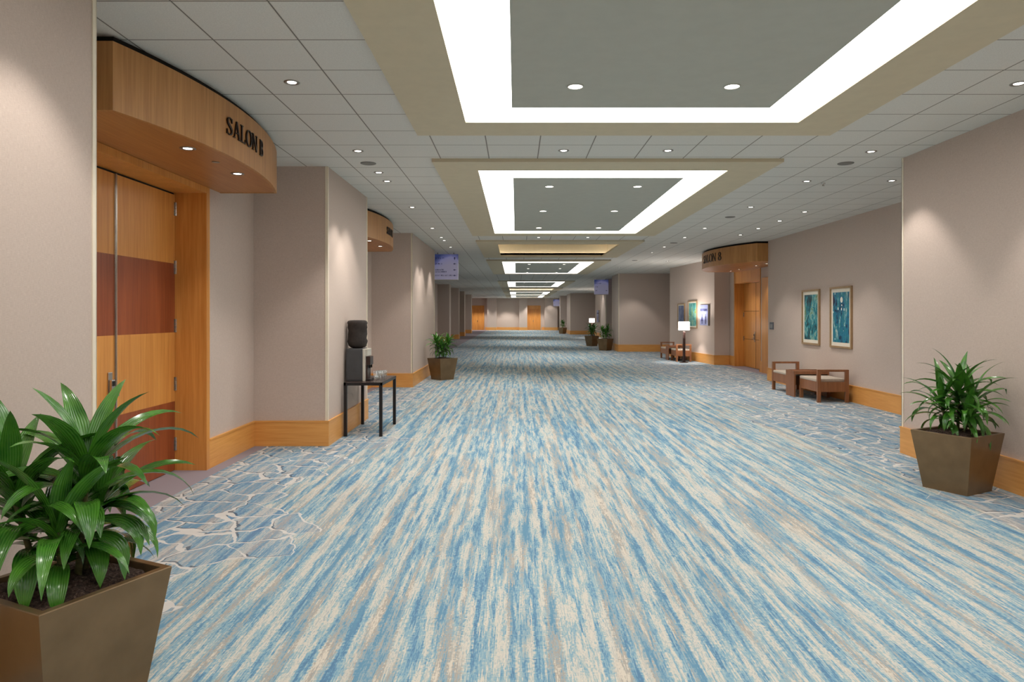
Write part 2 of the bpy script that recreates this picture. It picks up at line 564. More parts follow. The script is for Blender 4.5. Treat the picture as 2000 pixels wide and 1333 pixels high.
# ------------------------------------------------------------------ room shell
Y0, Y1 = -13.0, 80.0
LW = -2.5                # faces of the left wall blocks
LN = -3.48               # left niche walls
RW = 4.86                # faces of the right wall blocks
LEFT_RUNS = [
    [(LW, Y0), (LW, 4.09), (LN, 4.09), (LN, 5.31)],
    [(LN, 7.78), (LN, 9.14), (LW, 9.14), (LW, 11.55), (LN, 11.55), (LN, 12.76)],
    [(LN, 15.23), (LN, 16.58), (LW, 16.58), (LW, 21.1), (-6.0, 21.1), (-6.0, 42.0), (-5.0, 42.0), (-5.0, 67.0), (-7.0, 67.0), (-7.0, Y1)],
]
RIGHT_RUNS = [
    [(RW, Y0), (RW, 8.67), (6.71, 8.67), (6.71, 18.35), (7.45, 18.35), (7.45, 20.98)],
    [(7.45, 23.5), (7.45, 24.05), (6.92, 24.05), (6.47, 29.0), (7.6, 29.0), (7.6, 32.7), (RW, 32.7), (RW, 34.9),
     (6.5, 34.9), (6.5, 37.8), (4.92, 37.8), (4.92, 40.0), (6.92, 40.0), (6.92, 51.4), (6.47, 56.3), (7.6, 56.3),
     (7.6, 62.0), (RW, 62.0), (RW, 66.0), (6.5, 66.0), (6.5, 70.0), (4.5, 70.0), (4.5, 71.5), (6.5, 71.5), (6.5, Y1)],
]
bm = box(-8, 9, Y0 - 0.3, Y1 + 0.4, -0.1, 0)
struct(obj('floor', bm, M_CARPET))

TRAYS = [(-9.6, -2.5), (-0.19, 6.91), (9.21, 16.31), (25.0, 32.1), (39.9, 47.1), (57.5, 64.6), (68.2, 75.3)]  # first tray is unseen, behind the camera, and lights the near hall
COFFERS = [(18.8, 22.6), (50.3, 54.3)]
OX0, OX1 = -0.506, 2.83        # opening across the hall
bm = bmesh.new()
ys = Y0 - 0.3
for a, b_ in COFFERS:
    add_box(bm, -8, 9, ys, a - 0.2, CEIL, CEIL + 0.08)
    add_box(bm, -8, OX0 - 0.2, a - 0.2, b_ + 0.2, CEIL, CEIL + 0.08)
    add_box(bm, OX1 + 0.2, 9, a - 0.2, b_ + 0.2, CEIL, CEIL + 0.08)
    ys = b_ + 0.2
add_box(bm, -8, 9, ys, Y1 + 0.4, CEIL, CEIL + 0.08)
struct(obj('ceiling', bm, M_CEIL))

for i, run in enumerate(LEFT_RUNS):
    struct(obj('wall_left', ribbon(bmesh.new(), run, 0.0, 0.2, 0, CEIL), M_FABRIC))
for i, run in enumerate(RIGHT_RUNS):
    struct(obj('wall_right', ribbon(bmesh.new(), run, -0.2, 0.0, 0, CEIL), M_FABRIC))
# walls over the door openings
for y0, y1, zt in ((5.31, 7.78, 3.17), (12.76, 15.23, 3.17)):
    struct(obj('wall_left', box(LN - 0.2, LN, y0, y1, zt, CEIL), M_FABRIC))
struct(obj('wall_right', box(7.45, 7.65, 20.98, 23.5, 3.2, CEIL), M_FABRIC))
struct(obj('wall_back', box(LW - 0.1, RW + 0.1, Y0 - 0.2, Y0, 0, CEIL), M_FABRIC))
# end wall, open where its doors stand
bm = bmesh.new()
for x0, x1, z0 in ((-7.2, -5.15, 0), (-5.15, -3.7, 2.85), (-3.7, 1.25, 0), (1.25, 2.85, 2.85), (2.85, 6.7, 0)):
    add_box(bm, x0, x1, Y1, Y1 + 0.3, z0, CEIL)
struct(obj('wall_far', bm, M_FABRIC))
for x0, x1 in ((-3.33, -2.26), (0.36, 1.28), (3.27, 4.75)):
    struct(obj('wall_far', box(x0, x1, Y1 - 1.0, Y1, 0, CEIL), M_FABRIC))
for x0, x1, y0 in ((-5.0, -4.26, 44.0), (-5.0, -4.18, 50.0), (-5.0, -4.28, 57.0), (-5.4, -4.3, 66.0)):
    struct(obj('wall_left', box(x0, x1, y0, y0 + 1.0, 0, CEIL), M_FABRIC))

BH, BT = 0.335, 0.02
def baseboard(name, run, sgn):
    segs = list(run)
    bm = bmesh.new()
    if sgn > 0:
        ribbon(bm, segs, -BT, 0.0, 0, BH - 0.02)
        ribbon(bm, segs, -BT - 0.008, 0.0, BH - 0.02, BH)
    else:
        ribbon(bm, segs, 0.0, BT, 0, BH - 0.02)
        ribbon(bm, segs, 0.0, BT + 0.008, BH - 0.02, BH)
    return struct(obj(name, bm, M_BASE))
for run in LEFT_RUNS:
    baseboard('baseboard_left', run, 1)
for run in RIGHT_RUNS:
    baseboard('baseboard_right', run, -1)
bm = bmesh.new()
for x0, x1 in ((-7, -5.25), (-3.6, -3.33), (-2.26, 0.36), (2.95, 3.27), (4.75, 6.5)):
    add_box(bm, x0, x1, Y1 - BT, Y1, 0, BH)
for x0, x1 in ((-3.33, -2.26), (0.36, 1.28), (3.27, 4.75)):
    ribbon(bm, [(x1, Y1), (x1, Y1 - 1.0), (x0, Y1 - 1.0), (x0, Y1)], 0, BT, 0, BH)
struct(obj('baseboard_far', bm, M_BASEX))
bm = bmesh.new()
for x1, y0 in ((-4.26, 44.0), (-4.18, 50.0), (-4.28, 57.0), (-4.3, 66.0)):
    ribbon(bm, [(-5.0, y0), (x1, y0), (x1, y0 + 1.0), (-5.0, y0 + 1.0)], -BT, 0, 0, BH)
struct(obj('baseboard_left', bm, M_BASEX))

# cream corner guards on the outside corners of the wall blocks
g = 0.007
w = 0.03
def corner_guard(n, cx, cy, sx, sy):
    """sx, sy point from the corner out of the wall"""
    bm = bmesh.new()
    add_box(bm, cx, cx + sx * g, cy + sy * g, cy - sy * w, BH, CEIL)
    add_box(bm, cx + sx * g, cx - sx * w, cy, cy + sy * g, BH, CEIL)
    struct(obj('trim_%d' % n, bm, M_CORNER))
k = 1
for cx, cy, sx, sy in ((LW, 4.09, 1, 1), (LW, 9.14, 1, -1), (LW, 11.55, 1, 1), (LW, 16.58, 1, -1), (LW, 21.1, 1, 1),
                       (RW, 8.67, -1, 1), (RW, 32.7, -1, -1), (RW, 34.9, -1, 1), (4.92, 37.8, -1, -1), (RW, 62.0, -1, -1)):
    corner_guard(k, cx, cy, sx, sy)
    k += 1

# ------------------------------------------------------------------ luminous ceiling trays
ORD = ['nearest and cut by the photo top', 'second from the camera', 'third from the camera',
       'fourth from the camera', 'fifth from the camera', 'farthest down the hall']
ZB = 3.667
FB = 0.53                     # beige border, lengthwise 0.52
def ring(bm, x0, x1, y0, y1, ix0, ix1, iy0, iy1, z0, z1):
    add_box(bm, x0, x1, y0, iy0, z0, z1)
    add_box(bm, x0, x1, iy1, y1, z0, z1)
    add_box(bm, x0, ix0, iy0, iy1, z0, z1)
    add_box(bm, ix1, x1, iy0, iy1, z0, z1)
    return bm
for i, (a, b_) in enumerate(TRAYS):
    t = empty('luminous_ceiling_tray', (1.16, (a + b_) / 2, CEIL))
    lab = 'unseen luminous rectangular ceiling tray behind the camera' if i == 0 else \
        'beige ceiling tray with glowing border, %s' % ORD[i - 1]
    tag(t, lab, 'ceiling light', 'luminous trays down the middle of the ceiling')
    L = lambda v: (v[0] - 1.16, v[1] - (a + b_) / 2, v[2] - CEIL)
    ox, oy, oz = 1.16, (a + b_) / 2, CEIL
    def fin(name, bm, mat):
        bmesh.ops.translate(bm, vec=(-ox, -oy, -oz), verts=bm.verts[:])
        return obj(name, bm, mat, t)
    fin('frame', ring(bmesh.new(), -1.06, 3.375, a - 0.53, b_ + 0.5, OX0, OX1, a, b_, ZB, CEIL), M_BEIGE)
    fin('diffuser', ring(bmesh.new(), OX0, OX1, a, b_, -0.04, 2.362, a + 0.49, b_ - 0.49, ZB + 0.012, CEIL), M_GLOW)
    fin('centre_panel', box(-0.04, 2.362, a + 0.49, b_ - 0.49, ZB, CEIL), M_PANEL)
for i, (a, b_) in enumerate(COFFERS):
    oy = (a + b_) / 2
    t = empty('ceiling_coffer', (1.16, oy, CEIL))
    tag(t, ['deep beige ceiling coffer without a glowing border between the second and third trays',
            'distant deep beige ceiling coffer without glowing border after the fourth tray'][i], 'ceiling coffer')
    def fin(name, bm, mat):
        bmesh.ops.translate(bm, vec=(-1.16, -oy, -CEIL), verts=bm.verts[:])
        return obj(name, bm, mat, t)
    fin('frame', ring(bmesh.new(), -1.06, 3.375, a - 0.7, b_ + 0.55, OX0, OX1, a, b_, ZB, CEIL), M_BEIGE)
    bm = ring(bmesh.new(), OX0 - 0.25, OX1 + 0.25, a - 0.25, b_ + 0.25, OX0 - 0.2, OX1 + 0.2, a - 0.2, b_ + 0.2, CEIL + 0.001, CEIL + 0.6)
    add_box(bm, OX0 - 0.25, OX1 + 0.25, a - 0.25, b_ + 0.25, CEIL + 0.6, CEIL + 0.65)
    fin('recess', bm, M_BEIGE)
    fin('cove_strip', ring(bmesh.new(), OX0 - 0.16, OX1 + 0.16, a - 0.16, b_ + 0.16, OX0 - 0.11, OX1 + 0.11, a - 0.11, b_ + 0.11, CEIL + 0.001, CEIL + 0.005), M_COVE)

# ------------------------------------------------------------------ recessed downlights
def downlight_mesh(r, LR=0.56):
    bm = bmesh.new()
    n = 24
    prof = [(r, 0.0), (r, -0.005), (r * 0.84, -0.008), (r * LR, -0.002), (r * LR, 0.0)]
    lathe(bm, prof, n=n, close=False)
    ringm = bm
    bm2 = bmesh.new()
    lathe(bm2, [(r * LR, -0.0005), (r * LR, -0.003), (r * 0.3, -0.0045)], n=n)
    return ringm, bm2
a_, b2_ = downlight_mesh(0.066)
DL = empty('recessed_downlight')
DL_RING = obj('trim_ring', a_, M_RING, DL, True)
DL_LENS = obj('lens', b2_, M_LENS, DL)
a_, b2_ = downlight_mesh(0.072, 0.88)
TL = empty('recessed_downlight')
TL_RING = obj('trim_ring', a_, M_PANEL, TL, True)
TL_LENS = obj('lens', b2_, M_LENS, TL)
first = {'hall': True, 'tray': True}
def make_spot(name, watts, size=86, blend=0.45, radius=0.045):
    ld = bpy.data.lights.new(name, 'SPOT')
    ld.energy = watts
    ld.spot_size = math.radians(size)
    ld.spot_blend = blend
    ld.shadow_soft_size = radius
    ld.color = WARM
    return ld
LD_HALL = make_spot('downlight_beam', SPOT_W)
LD_END = make_spot('added_end_beam', 520, 100, 0.5)  # strong beam for the downlights added at the end wall
LD_TRAY = make_spot('tray_downlight_beam', TRAY_SPOT_W, 80, 0.4)
LD_SOFFIT = make_spot('soffit_downlight_beam', SOFFIT_W, 100, 0.5)
def downlight(x, y, z, label, group, ld, s=1.0, kind='hall'):
    root, kids = (DL, (DL_RING, DL_LENS)) if kind == 'hall' else (TL, (TL_RING, TL_LENS))
    if first[kind]:
        first[kind] = False
        o = root
    else:
        o = root.copy(); COL.objects.link(o)
        for ch in kids:
            c = ch.copy(); COL.objects.link(c); c.parent = o
    o.location = (x, y, z)
    o.scale = (s, s, s)
    o['label'] = label
    o['category'] = 'ceiling light'
    o['group'] = group
    if ld is not None:
        l = bpy.data.objects.new('beam', ld)
        COL.objects.link(l)
        l.parent = o
        l.location = (0, 0, -0.02)

NTH = ['nearest the camera', 'second', 'third', 'fourth', 'fifth', 'sixth', 'seventh', 'eighth', 'ninth', 'tenth',
       'eleventh', 'twelfth', 'thirteenth', 'fourteenth', 'fifteenth', 'sixteenth', 'seventeenth', 'eighteenth']
FARTH = ['farthest behind', 'second behind', 'just ahead overhead', 'last one before the visible ones']
def row(x, ys, where, group, z=CEIL, ld=LD_HALL, vis=3.9):
    k = h = 0
    for y in ys:
        if y < vis:
            downlight(x, y, z, 'unseen downlight %s, %s' % (where, FARTH[h]), group, ld)
            h += 1
            continue
        lab = 'round recessed downlight %s, %s' % (where, NTH[k] if k == 0 else NTH[k] + ' from the camera')
        k += 1
        downlight(x, y, z, lab, group, ld)
row(-1.9, [-6.4, -1.5, 0.96, 3.40, 5.84, 8.28, 9.53, 10.15, 12.6, 15.64, 17.49, 18.21, 19.99, 34.08, 47.47, 60.0, 72.0],  # the farthest ones are added to brighten the far hall
    'in the ceiling tiles along the left wall', 'downlights along the left wall')
row(4.28, [-6.4, -1.5, 0.96, 3.42, 5.87, 8.31, 10.15, 12.57, 15.64, 17.49, 19.9, 21.7, 28.58, 39.0, 56.0, 68.0],  # farthest ones here are likewise added for light down the hall
    'in the ceiling tiles right of the trays', 'downlights right of the ceiling trays')
row(5.51, [10.11, 13.16, 14.41, 15.68, 16.93, 25.1, 31.65, 52.3],
    'in the ceiling of the right seating bay', 'downlights over the right seating bay')
for i, (x, w_) in enumerate(((-4.4, 'before the left end door'), (-1.0, 'before the plain end wall'), (2.05, 'before the right end door'), (3.9, 'before the right end pier'))):  # downlights added to brighten the dim end wall and its doors
    downlight(x, 78.3, CEIL, 'added distant downlight ' + w_, 'added downlights before the end wall', LD_END if x < 3 else LD_HALL)
row(0.57, [8.26, 17.49], 'left one between two ceiling trays', 'downlights between the ceiling trays')
row(1.82, [8.26, 17.49], 'right one between two ceiling trays', 'downlights between the ceiling trays')
for i, (a, b_) in enumerate(TRAYS):
    for j, y in enumerate((a + 1.12, a + 3.55, a + 6.0)):
        for side, x in (('left', 0.5), ('right', 1.82)):
            if y < 4.2:
                lab = 'downlight outside the photo, tray panel %s, %s of %s pair' % ('behind the camera' if i == 0 else 'overhead', side, ['near', 'middle', 'far'][j])
            else:
                lab = '%s of the %s downlight pair in the %s' % (side, ['near', 'middle', 'far'][j],
                    ['', 'nearest glowing tray', 'second glowing tray', 'third glowing tray', 'fourth glowing tray', 'fifth glowing tray', 'farthest glowing tray'][i])
            downlight(x, y, ZB, lab, 'downlights in the grey tray panels', LD_TRAY, 1.0, 'tray')

# flat round speaker grilles and a sprinkler in the ceiling
for i, (x, y, lab) in enumerate(((-1.92, 8.95, 'left round grey ceiling speaker grille between two downlights'),
                                 (4.28, 8.95, 'right round grey ceiling speaker grille nearest the camera'),
                                 (4.3, 13.85, 'second grey ceiling speaker grille right of the trays'),
                                 (4.3, 18.8, 'third grey ceiling speaker grille right of the trays'),
                                 (4.28, 24.84, 'farthest grey ceiling speaker grille right of the trays'))):
    bm = lathe(bmesh.new(), [(0.1, 0), (0.1, -0.006), (0.09, -0.01), (0.02, -0.012)], n=28)
    o = obj('ceiling_speaker', bm, M_GRILLE, None, False, (x, y, CEIL))
    tag(o, lab, 'speaker', 'ceiling speakers')
bm = lathe(bmesh.new(), [(0.03, 0), (0.03, -0.008), (0.012, -0.012), (0.012, -0.035), (0.022, -0.04)], n=16)
tag(obj('sprinkler_head', bm, M_CHROME, None, True, (4.59, 10.3, CEIL)), 'small sprinkler head in a ceiling tile near the right wall corner', 'sprinkler')

# ------------------------------------------------------------------ serif lettering
def stroke(bm, pts, wid, th):
    """a flat ribbon stroke (u, v) with per-point widths, extruded by th in w"""
    n = len(pts)
    L, R = [], []
    for i, (u, v) in enumerate(pts):
        a = pts[max(i - 1, 0)]; b = pts[min(i + 1, n - 1)]
        t = Vector((b[0] - a[0], b[1] - a[1])).normalized()
        nn = Vector((-t.y, t.x)) * (wid[i] if isinstance(wid, (list, tuple)) else wid) * 0.5
        L.append((u + nn.x, v + nn.y)); R.append((u - nn.x, v - nn.y))
    for i in range(n - 1):
        q = [L[i], L[i + 1], R[i + 1], R[i]]
        lo = [bm.verts.new((a, b, 0)) for a, b in q]
        hi = [bm.verts.new((a, b, th)) for a, b in q]
        bm.faces.new(lo[::-1]); bm.faces.new(hi)
        for j in range(4):
            k = (j + 1) % 4
            bm.faces.new((lo[j], lo[k], hi[k], hi[j]))
def ellipse_stroke(bm, cu, cv, ru, rv, thin, thick, th, a0=0, a1=2 * PI, n=28):
    pts, ws = [], []
    for i in range(n + 1):
        a = a0 + (a1 - a0) * i / n
        pts.append((cu + ru * math.cos(a), cv + rv * math.sin(a)))
        ws.append(thin + (thick - thin) * abs(math.cos(a)) ** 1.3)
    stroke(bm, pts, ws, th)
def glyph(bm, ch, u, th):
    """draws a capital of unit height at u, returns its advance"""
    T, t, s = 0.125, 0.05, 0.045
    def ser(cu, cv, w=0.2):
        stroke(bm, [(cu - w / 2, cv), (cu + w / 2, cv)], s, th)
    if ch == 'S':
        pts = [(0.50, 0.76), (0.48, 0.88), (0.38, 0.965), (0.26, 0.975), (0.13, 0.92), (0.08, 0.78), (0.12, 0.65), (0.25, 0.55),
               (0.38, 0.46), (0.49, 0.34), (0.49, 0.18), (0.40, 0.06), (0.26, 0.022), (0.12, 0.06), (0.05, 0.16), (0.04, 0.28)]
        ws = [0.05, 0.06, 0.06, 0.07, 0.09, 0.12, 0.14, 0.15, 0.15, 0.14, 0.12, 0.08, 0.06, 0.06, 0.06, 0.05]
        stroke(bm, [(u + a, b) for a, b in pts], ws, th)
        stroke(bm, [(u + 0.51, 0.72), (u + 0.51, 0.97)], 0.05, th)
        stroke(bm, [(u + 0.03, 0.03), (u + 0.03, 0.30)], 0.05, th)
        return 0.66
    if ch == 'A':
        stroke(bm, [(u + 0.10, 0.0), (u + 0.36, 1.0)], t, th)
        stroke(bm, [(u + 0.36, 1.0), (u + 0.66, 0.0)], T, th)
        stroke(bm, [(u + 0.18, 0.33), (u + 0.56, 0.33)], 0.05, th)
        ser(u + 0.10, 0.025, 0.2); ser(u + 0.66, 0.025, 0.26)
        return 0.80
    if ch == 'L':
        stroke(bm, [(u + 0.16, 0.0), (u + 0.16, 1.0)], T, th)
        stroke(bm, [(u + 0.1, 0.03), (u + 0.56, 0.03)], 0.06, th)
        stroke(bm, [(u + 0.56, 0.0), (u + 0.60, 0.26)], 0.05, th)
        ser(u + 0.16, 0.975, 0.3); ser(u + 0.16, 0.025, 0.3)
        return 0.68
    if ch == 'O':
        ellipse_stroke(bm, u + 0.42, 0.5, 0.33, 0.48, 0.05, 0.15, th)
        return 0.86
    if ch == 'N':
        stroke(bm, [(u + 0.14, 0.0), (u + 0.14, 1.0)], t, th)
        stroke(bm, [(u + 0.12, 1.0), (u + 0.70, 0.0)], T, th)
        stroke(bm, [(u + 0.70, 0.0), (u + 0.70, 1.0)], t, th)
        ser(u + 0.14, 0.025, 0.22); ser(u + 0.70, 0.975, 0.22); ser(u + 0.08, 0.975, 0.2)
        return 0.88
    if ch == 'B':
        stroke(bm, [(u + 0.16, 0.0), (u + 0.16, 1.0)], T, th)
        ellipse_stroke(bm, u + 0.28, 0.745, 0.22, 0.23, 0.05, 0.13, th, -PI / 2, PI / 2)
        ellipse_stroke(bm, u + 0.28, 0.27, 0.27, 0.245, 0.05, 0.14, th, -PI / 2, PI / 2)
        stroke(bm, [(u + 0.04, 0.975), (u + 0.28, 0.975)], s, th)
        stroke(bm, [(u + 0.16, 0.515), (u + 0.28, 0.515)], s, th)
        stroke(bm, [(u + 0.04, 0.025), (u + 0.28, 0.025)], s, th)
        return 0.68
    if ch == '8':
        ellipse_stroke(bm, u + 0.30, 0.755, 0.19, 0.22, 0.06, 0.12, th)
        ellipse_stroke(bm, u + 0.30, 0.27, 0.24, 0.25, 0.06, 0.14, th)
        return 0.64
    return 0.38

# ------------------------------------------------------------------ salon entrance canopies
SOF, TOPC = 3.17, 3.655
def canopy(label, xw, xc, xt, yc, half, side, word, text_w, text_h, text_z, lights, sprinkler=None, tilt=0.0):
    """xw wall plane, xc where the straight sides end, xt front of the bulge; side +1 bulges towards +x"""
    root = empty('entrance_canopy', (xw, yc, SOF))
    tag(root, label, 'canopy', 'curved wooden canopies over the salon doors')
    bul = abs(xt - xc)
    R = (half * half + bul * bul) / (2 * bul)
    cx = xt - side * R
    amax = math.asin(half / R)
    def arc(s, r=R):         # s: metres along the curve from the middle, +y
        a = s / R
        return (cx + side * r * math.cos(a), yc + r * math.sin(a))
    N = 36
    smax = R * amax
    outer = [(xw, yc - half)] + [arc(-smax + 2 * smax * i / N) for i in range(N + 1)] + [(xw, yc + half)]
    inner = [(xw, yc - half + 0.03)] + [arc((-smax + 2 * smax * i / N) * 0.985, R - 0.03) for i in range(N + 1)] + [(xw, yc + half - 0.03)]
    def fin(name, bm, mat, par=None, **k):
        bmesh.ops.translate(bm, vec=(-xw, -yc, -SOF), verts=bm.verts[:])
        return obj(name, bm, mat, par or root, **k)
    bm = bmesh.new()
    n = len(outer)
    o0 = [bm.verts.new((x, y, SOF)) for x, y in outer]; o1 = [bm.verts.new((x, y, TOPC)) for x, y in outer]
    i0 = [bm.verts.new((x, y, SOF)) for x, y in inner]; i1 = [bm.verts.new((x, y, TOPC)) for x, y in inner]
    for i in range(n - 1):
        bm.faces.new((o0[i], o0[i + 1], o1[i + 1], o1[i]))
        bm.faces.new((i0[i + 1], i0[i], i1[i], i1[i + 1]))
        bm.faces.new((o1[i], o1[i + 1], i1[i + 1], i1[i]))
        bm.faces.new((o0[i + 1], o0[i], i0[i], i0[i + 1]))
    fas = fin('fascia', bm, M_FASCIA)
    smooth_by_angle(fas, 30)
    fin('soffit', prism(bmesh.new(), inner, SOF + 0.004, SOF + 0.03), M_MAPLESOF)
    gap = [(xw, yc - half + 0.06)] + [arc((-smax + 2 * smax * i / N) * 0.97, R - 0.05) for i in range(N + 1)] + [(xw, yc + half - 0.06)]
    fin('shadow_gap', prism(bmesh.new(), gap, TOPC - 0.05, CEIL), M_BLACK)  # black filler standing in for the shade between fascia and ceiling
    # letters bent round the fascia, each one its own part
    cells_, u = [], 0.0
    for ch in word:
        bm = bmesh.new()
        adv = glyph(bm, ch, u, 1.0)
        u += adv
        if ch == ' ':
            bm.free()
        else:
            cells_.append((ch, bm))
    for ch, bm in cells_:
        for v in bm.verts:
            q = (v.co.x / u - 0.5) * text_w + tilt
            x, y = arc(q if side > 0 else -q, R + 0.002 + 0.012 * v.co.z)
            v.co = (x, y, text_z + v.co.y * text_h)
        fin('letter', bm, M_LETTER)
    for x, y, lab in lights:
        downlight(x, y, SOF + 0.004, lab, 'downlights under the salon canopies', LD_SOFFIT)
    if sprinkler:
        o = obj('concealed_sprinkler_cap', lathe(bmesh.new(), [(0.035, 0), (0.035, -0.004), (0.03, -0.005)], n=18), M_RING, root, loc=(sprinkler[0] - xw, sprinkler[1] - yc, 0.004))
    return root
M_MAPLESOF = wood('honey_maple_soffit', rgb(168, 106, 54), rgb(194, 132, 74), 'y', 0.4, 40, 3)

canopy('curved maple canopy with dark letters SALON B over the nearest left door', LN, -2.82, -2.57, 6.47, 1.65, 1,
       'SALON B', 0.94, 0.158, 3.352,
       [(-2.83, 5.94, 'round downlight under the nearest left wooden canopy, nearer one'), (-2.83, 7.0, 'round downlight under the nearest left wooden canopy, farther one')],
       (-2.82, 6.47), 0.13)
canopy('curved maple canopy second on the left, lettering partly turned away', LN, -2.82, -2.57, 13.92, 1.65, 1,
       'SALON', 0.72, 0.148, 3.355,
       [(-2.83, 13.30, 'round downlight under the second left wooden canopy, nearer one'), (-2.83, 14.35, 'round downlight under the second left wooden canopy, farther one')],
       None, 0.13)
canopy('curved maple canopy with dark letters SALON 8 over the right door', 7.45, 6.42, 5.74, 20.7, 2.35, -1,
       'SALON 8', 1.5, 0.235, 3.31,
       [(6.98, 19.2, 'small downlight under the right wooden canopy, first from the camera'), (6.95, 19.95, 'small downlight under the right wooden canopy, second from the camera'),
        (7.0, 21.65, 'small downlight under the right wooden canopy, third from the camera'), (6.98, 22.4, 'small downlight under the right wooden canopy, farthest one')],
       None, 0.3)

# ------------------------------------------------------------------ double doors
def double_door(name, xw, xd, y0, y1, zt, side, bands, zhead, hinge_z, lock=True):
    """xw casing plane, xd door plane; side +1 door on the left wall (hall towards +x)"""
    root = struct(empty(name, (xw, (y0 + y1) / 2, 0)))
    oy = (y0 + y1) / 2
    def fin(nm, bm, mat, par=None, lab=None, smooth=False):
        off = Vector((-xw, -oy, 0))
        bmesh.ops.translate(bm, vec=off, verts=bm.verts[:])
        o = obj(nm, bm, mat, root, smooth)
        if par is not None:
            o.parent = par
        if lab:
            o['label'] = lab
        return o
    s = side
    # casing and reveal
    bm = bmesh.new()
    cas = 0.1
    for ya, yb in ((y0 - cas + 0.02, y0), (y1, y1 + cas - 0.02)):
        add_box(bm, xd - s * 0.06, xw + s * 0.022, ya, yb, 0, zhead)
    add_box(bm, xd - s * 0.06, xw + s * 0.02, y0, y1, zt, zhead)
    fin('door_frame', bm, M_MAPLE)
    ym = (y0 + y1) / 2
    for ya, yb in ((y0 + 0.006, ym - 0.004), (ym + 0.004, y1 - 0.006)):
        bm = bmesh.new()
        if bands == 'two':
            hh = (zt - 0.03) / 4.0
            for kk in range(4):
                add_box(bm, xd - s * 0.05, xd, ya, yb, 0.008 + kk * hh, 0.008 + (kk + 1) * hh, 0, 1 if kk in (0, 2) else 0)
            fin('door_leaf', bm, [M_MAPLE, M_CHERRY])
        else:
            hh = (zt - 0.01) / 3.0
            for kk in range(3):
                add_box(bm, xd - s * 0.05, xd, ya, yb, 0.012 + kk * hh, (kk + 1) * hh)
            add_box(bm, xd - s * 0.05, xd - s * 0.004, ya, yb, 0.012, zt - 0.01, 0, 1)
            fin('door_leaf', bm, [M_MAPLE, M_BLACK])
    bm = bmesh.new()
    if lock:
        add_box(bm, xd, xd + s * 0.012, ym - 0.020, ym + 0.016, 0.02, zt - 0.02)
        add_box(bm, xd + s * 0.012, xd + s * 0.02, ym - 0.010, ym + 0.004, 0.02, zt - 0.02)
        fin('astragal', bm, M_CHROME, lab='brushed steel strip where the leaves meet')
    else:
        add_box(bm, xd, xd + s * 0.004, ym - 0.008, ym + 0.008, 0.02, zt - 0.02)
        fin('astragal', bm, M_BLACK)
    fin('head_gap_shade', box(xd - s * 0.055, xd - s * 0.015, y0, y1, zt - 0.03, zt), M_BLACK)  # black strip painted as the shade in the slit above the leaves
    # lock plate with reader and lever, on the nearer leaf
    ly = ym - 0.09 if lock else ym + 0.09
    bm = bmesh.new()
    add_box(bm, xd, xd + s * 0.012, ly - 0.035, ly + 0.035, 0.86, 1.20, 0.006)
    add_box(bm, xd + s * 0.012, xd + s * 0.04, ly - 0.028, ly + 0.03, 0.93, 1.13, 0.008)
    lp = fin('lock_plate', bm, M_CHROME)
    bm = box(xd + s * 0.04, xd + s * 0.044, ly - 0.02, ly + 0.02, 1.07, 1.115)
    fin('card_reader', bm, M_BLACK, lp, 'black reader window')
    bm = bmesh.new()
    add_box(bm, xd + s * 0.03, xd + s * 0.085, ly - 0.012, ly + 0.012, 0.975, 0.999, 0.004)
    add_box(bm, xd + s * 0.07, xd + s * 0.09, ly - 0.13, ly + 0.012, 0.976, 0.998, 0.006)
    fin('lever_handle', bm, M_CHROME, lp)
    for ya, e in ((y0, 1), (y1, -1)):
        for hz in hinge_z:
            bm = bmesh.new()
            for kk in range(4):
                lathe(bm, [(0.009, hz - 0.075 + kk * 0.0376), (0.009, hz - 0.075 + kk * 0.0376 + 0.034)], xd + s * 0.012, ya + e * 0.004, 12)
            add_box(bm, xd, xd + s * 0.004, ya + e * 0.002, ya + e * 0.03, hz - 0.075, hz + 0.075)
            fin('hinge', bm, M_CHROME)
    return root
double_door('door_1', LN, -3.81, 5.39, 7.70, 3.10, 1, 'two', 3.17, (2.92, 2.27, 1.62, 0.97, 0.3))
double_door('door_2', LN, -3.81, 12.84, 15.15, 3.10, 1, 'two', 3.17, (2.92, 2.27, 1.62, 0.97, 0.3))
double_door('door_3', 7.45, 7.74, 21.06, 23.42, 2.80, -1, 'three', 3.2, (1.75, 0.95), lock=False)
# wooden return beside the right door
struct(obj('trim_%d' % k, box(7.41, 7.45, 20.15, 20.8, 0, 2.86), M_MAPLE)); k += 1
# doors in the end wall
def end_door(name, x0, x1, zt, kick=False):
    root = struct(empty(name, ((x0 + x1) / 2, Y1, 0)))
    ox = (x0 + x1) / 2
    bm = bmesh.new()
    add_box(bm, x0, x0 + 0.14, -0.06, 0.25, 0, zt)
    add_box(bm, x1 - 0.14, x1, -0.06, 0.25, 0, zt)
    add_box(bm, x0 + 0.14, x1 - 0.14, -0.06, 0.25, zt - 0.42, zt)
    bmesh.ops.translate(bm, vec=(-ox, 0, 0), verts=bm.verts[:])
    obj('door_frame', bm, M_MAPLE, root)
    xm = ox
    for a, b_ in ((x0 + 0.145, xm - 0.004), (xm + 0.004, x1 - 0.145)):
        obj('door_leaf', box(a - ox, b_ - ox, 0.14, 0.19, 0.01, zt - 0.425), M_MAPLE, root)
    obj('handle', box(-0.09, -0.05, 0.1, 0.14, 0.95, 1.15, 0.008), M_CHROME, root)
end_door('door_4', -5.15, -3.7, 2.85)
end_door('door_5', 1.25, 2.85, 2.85)

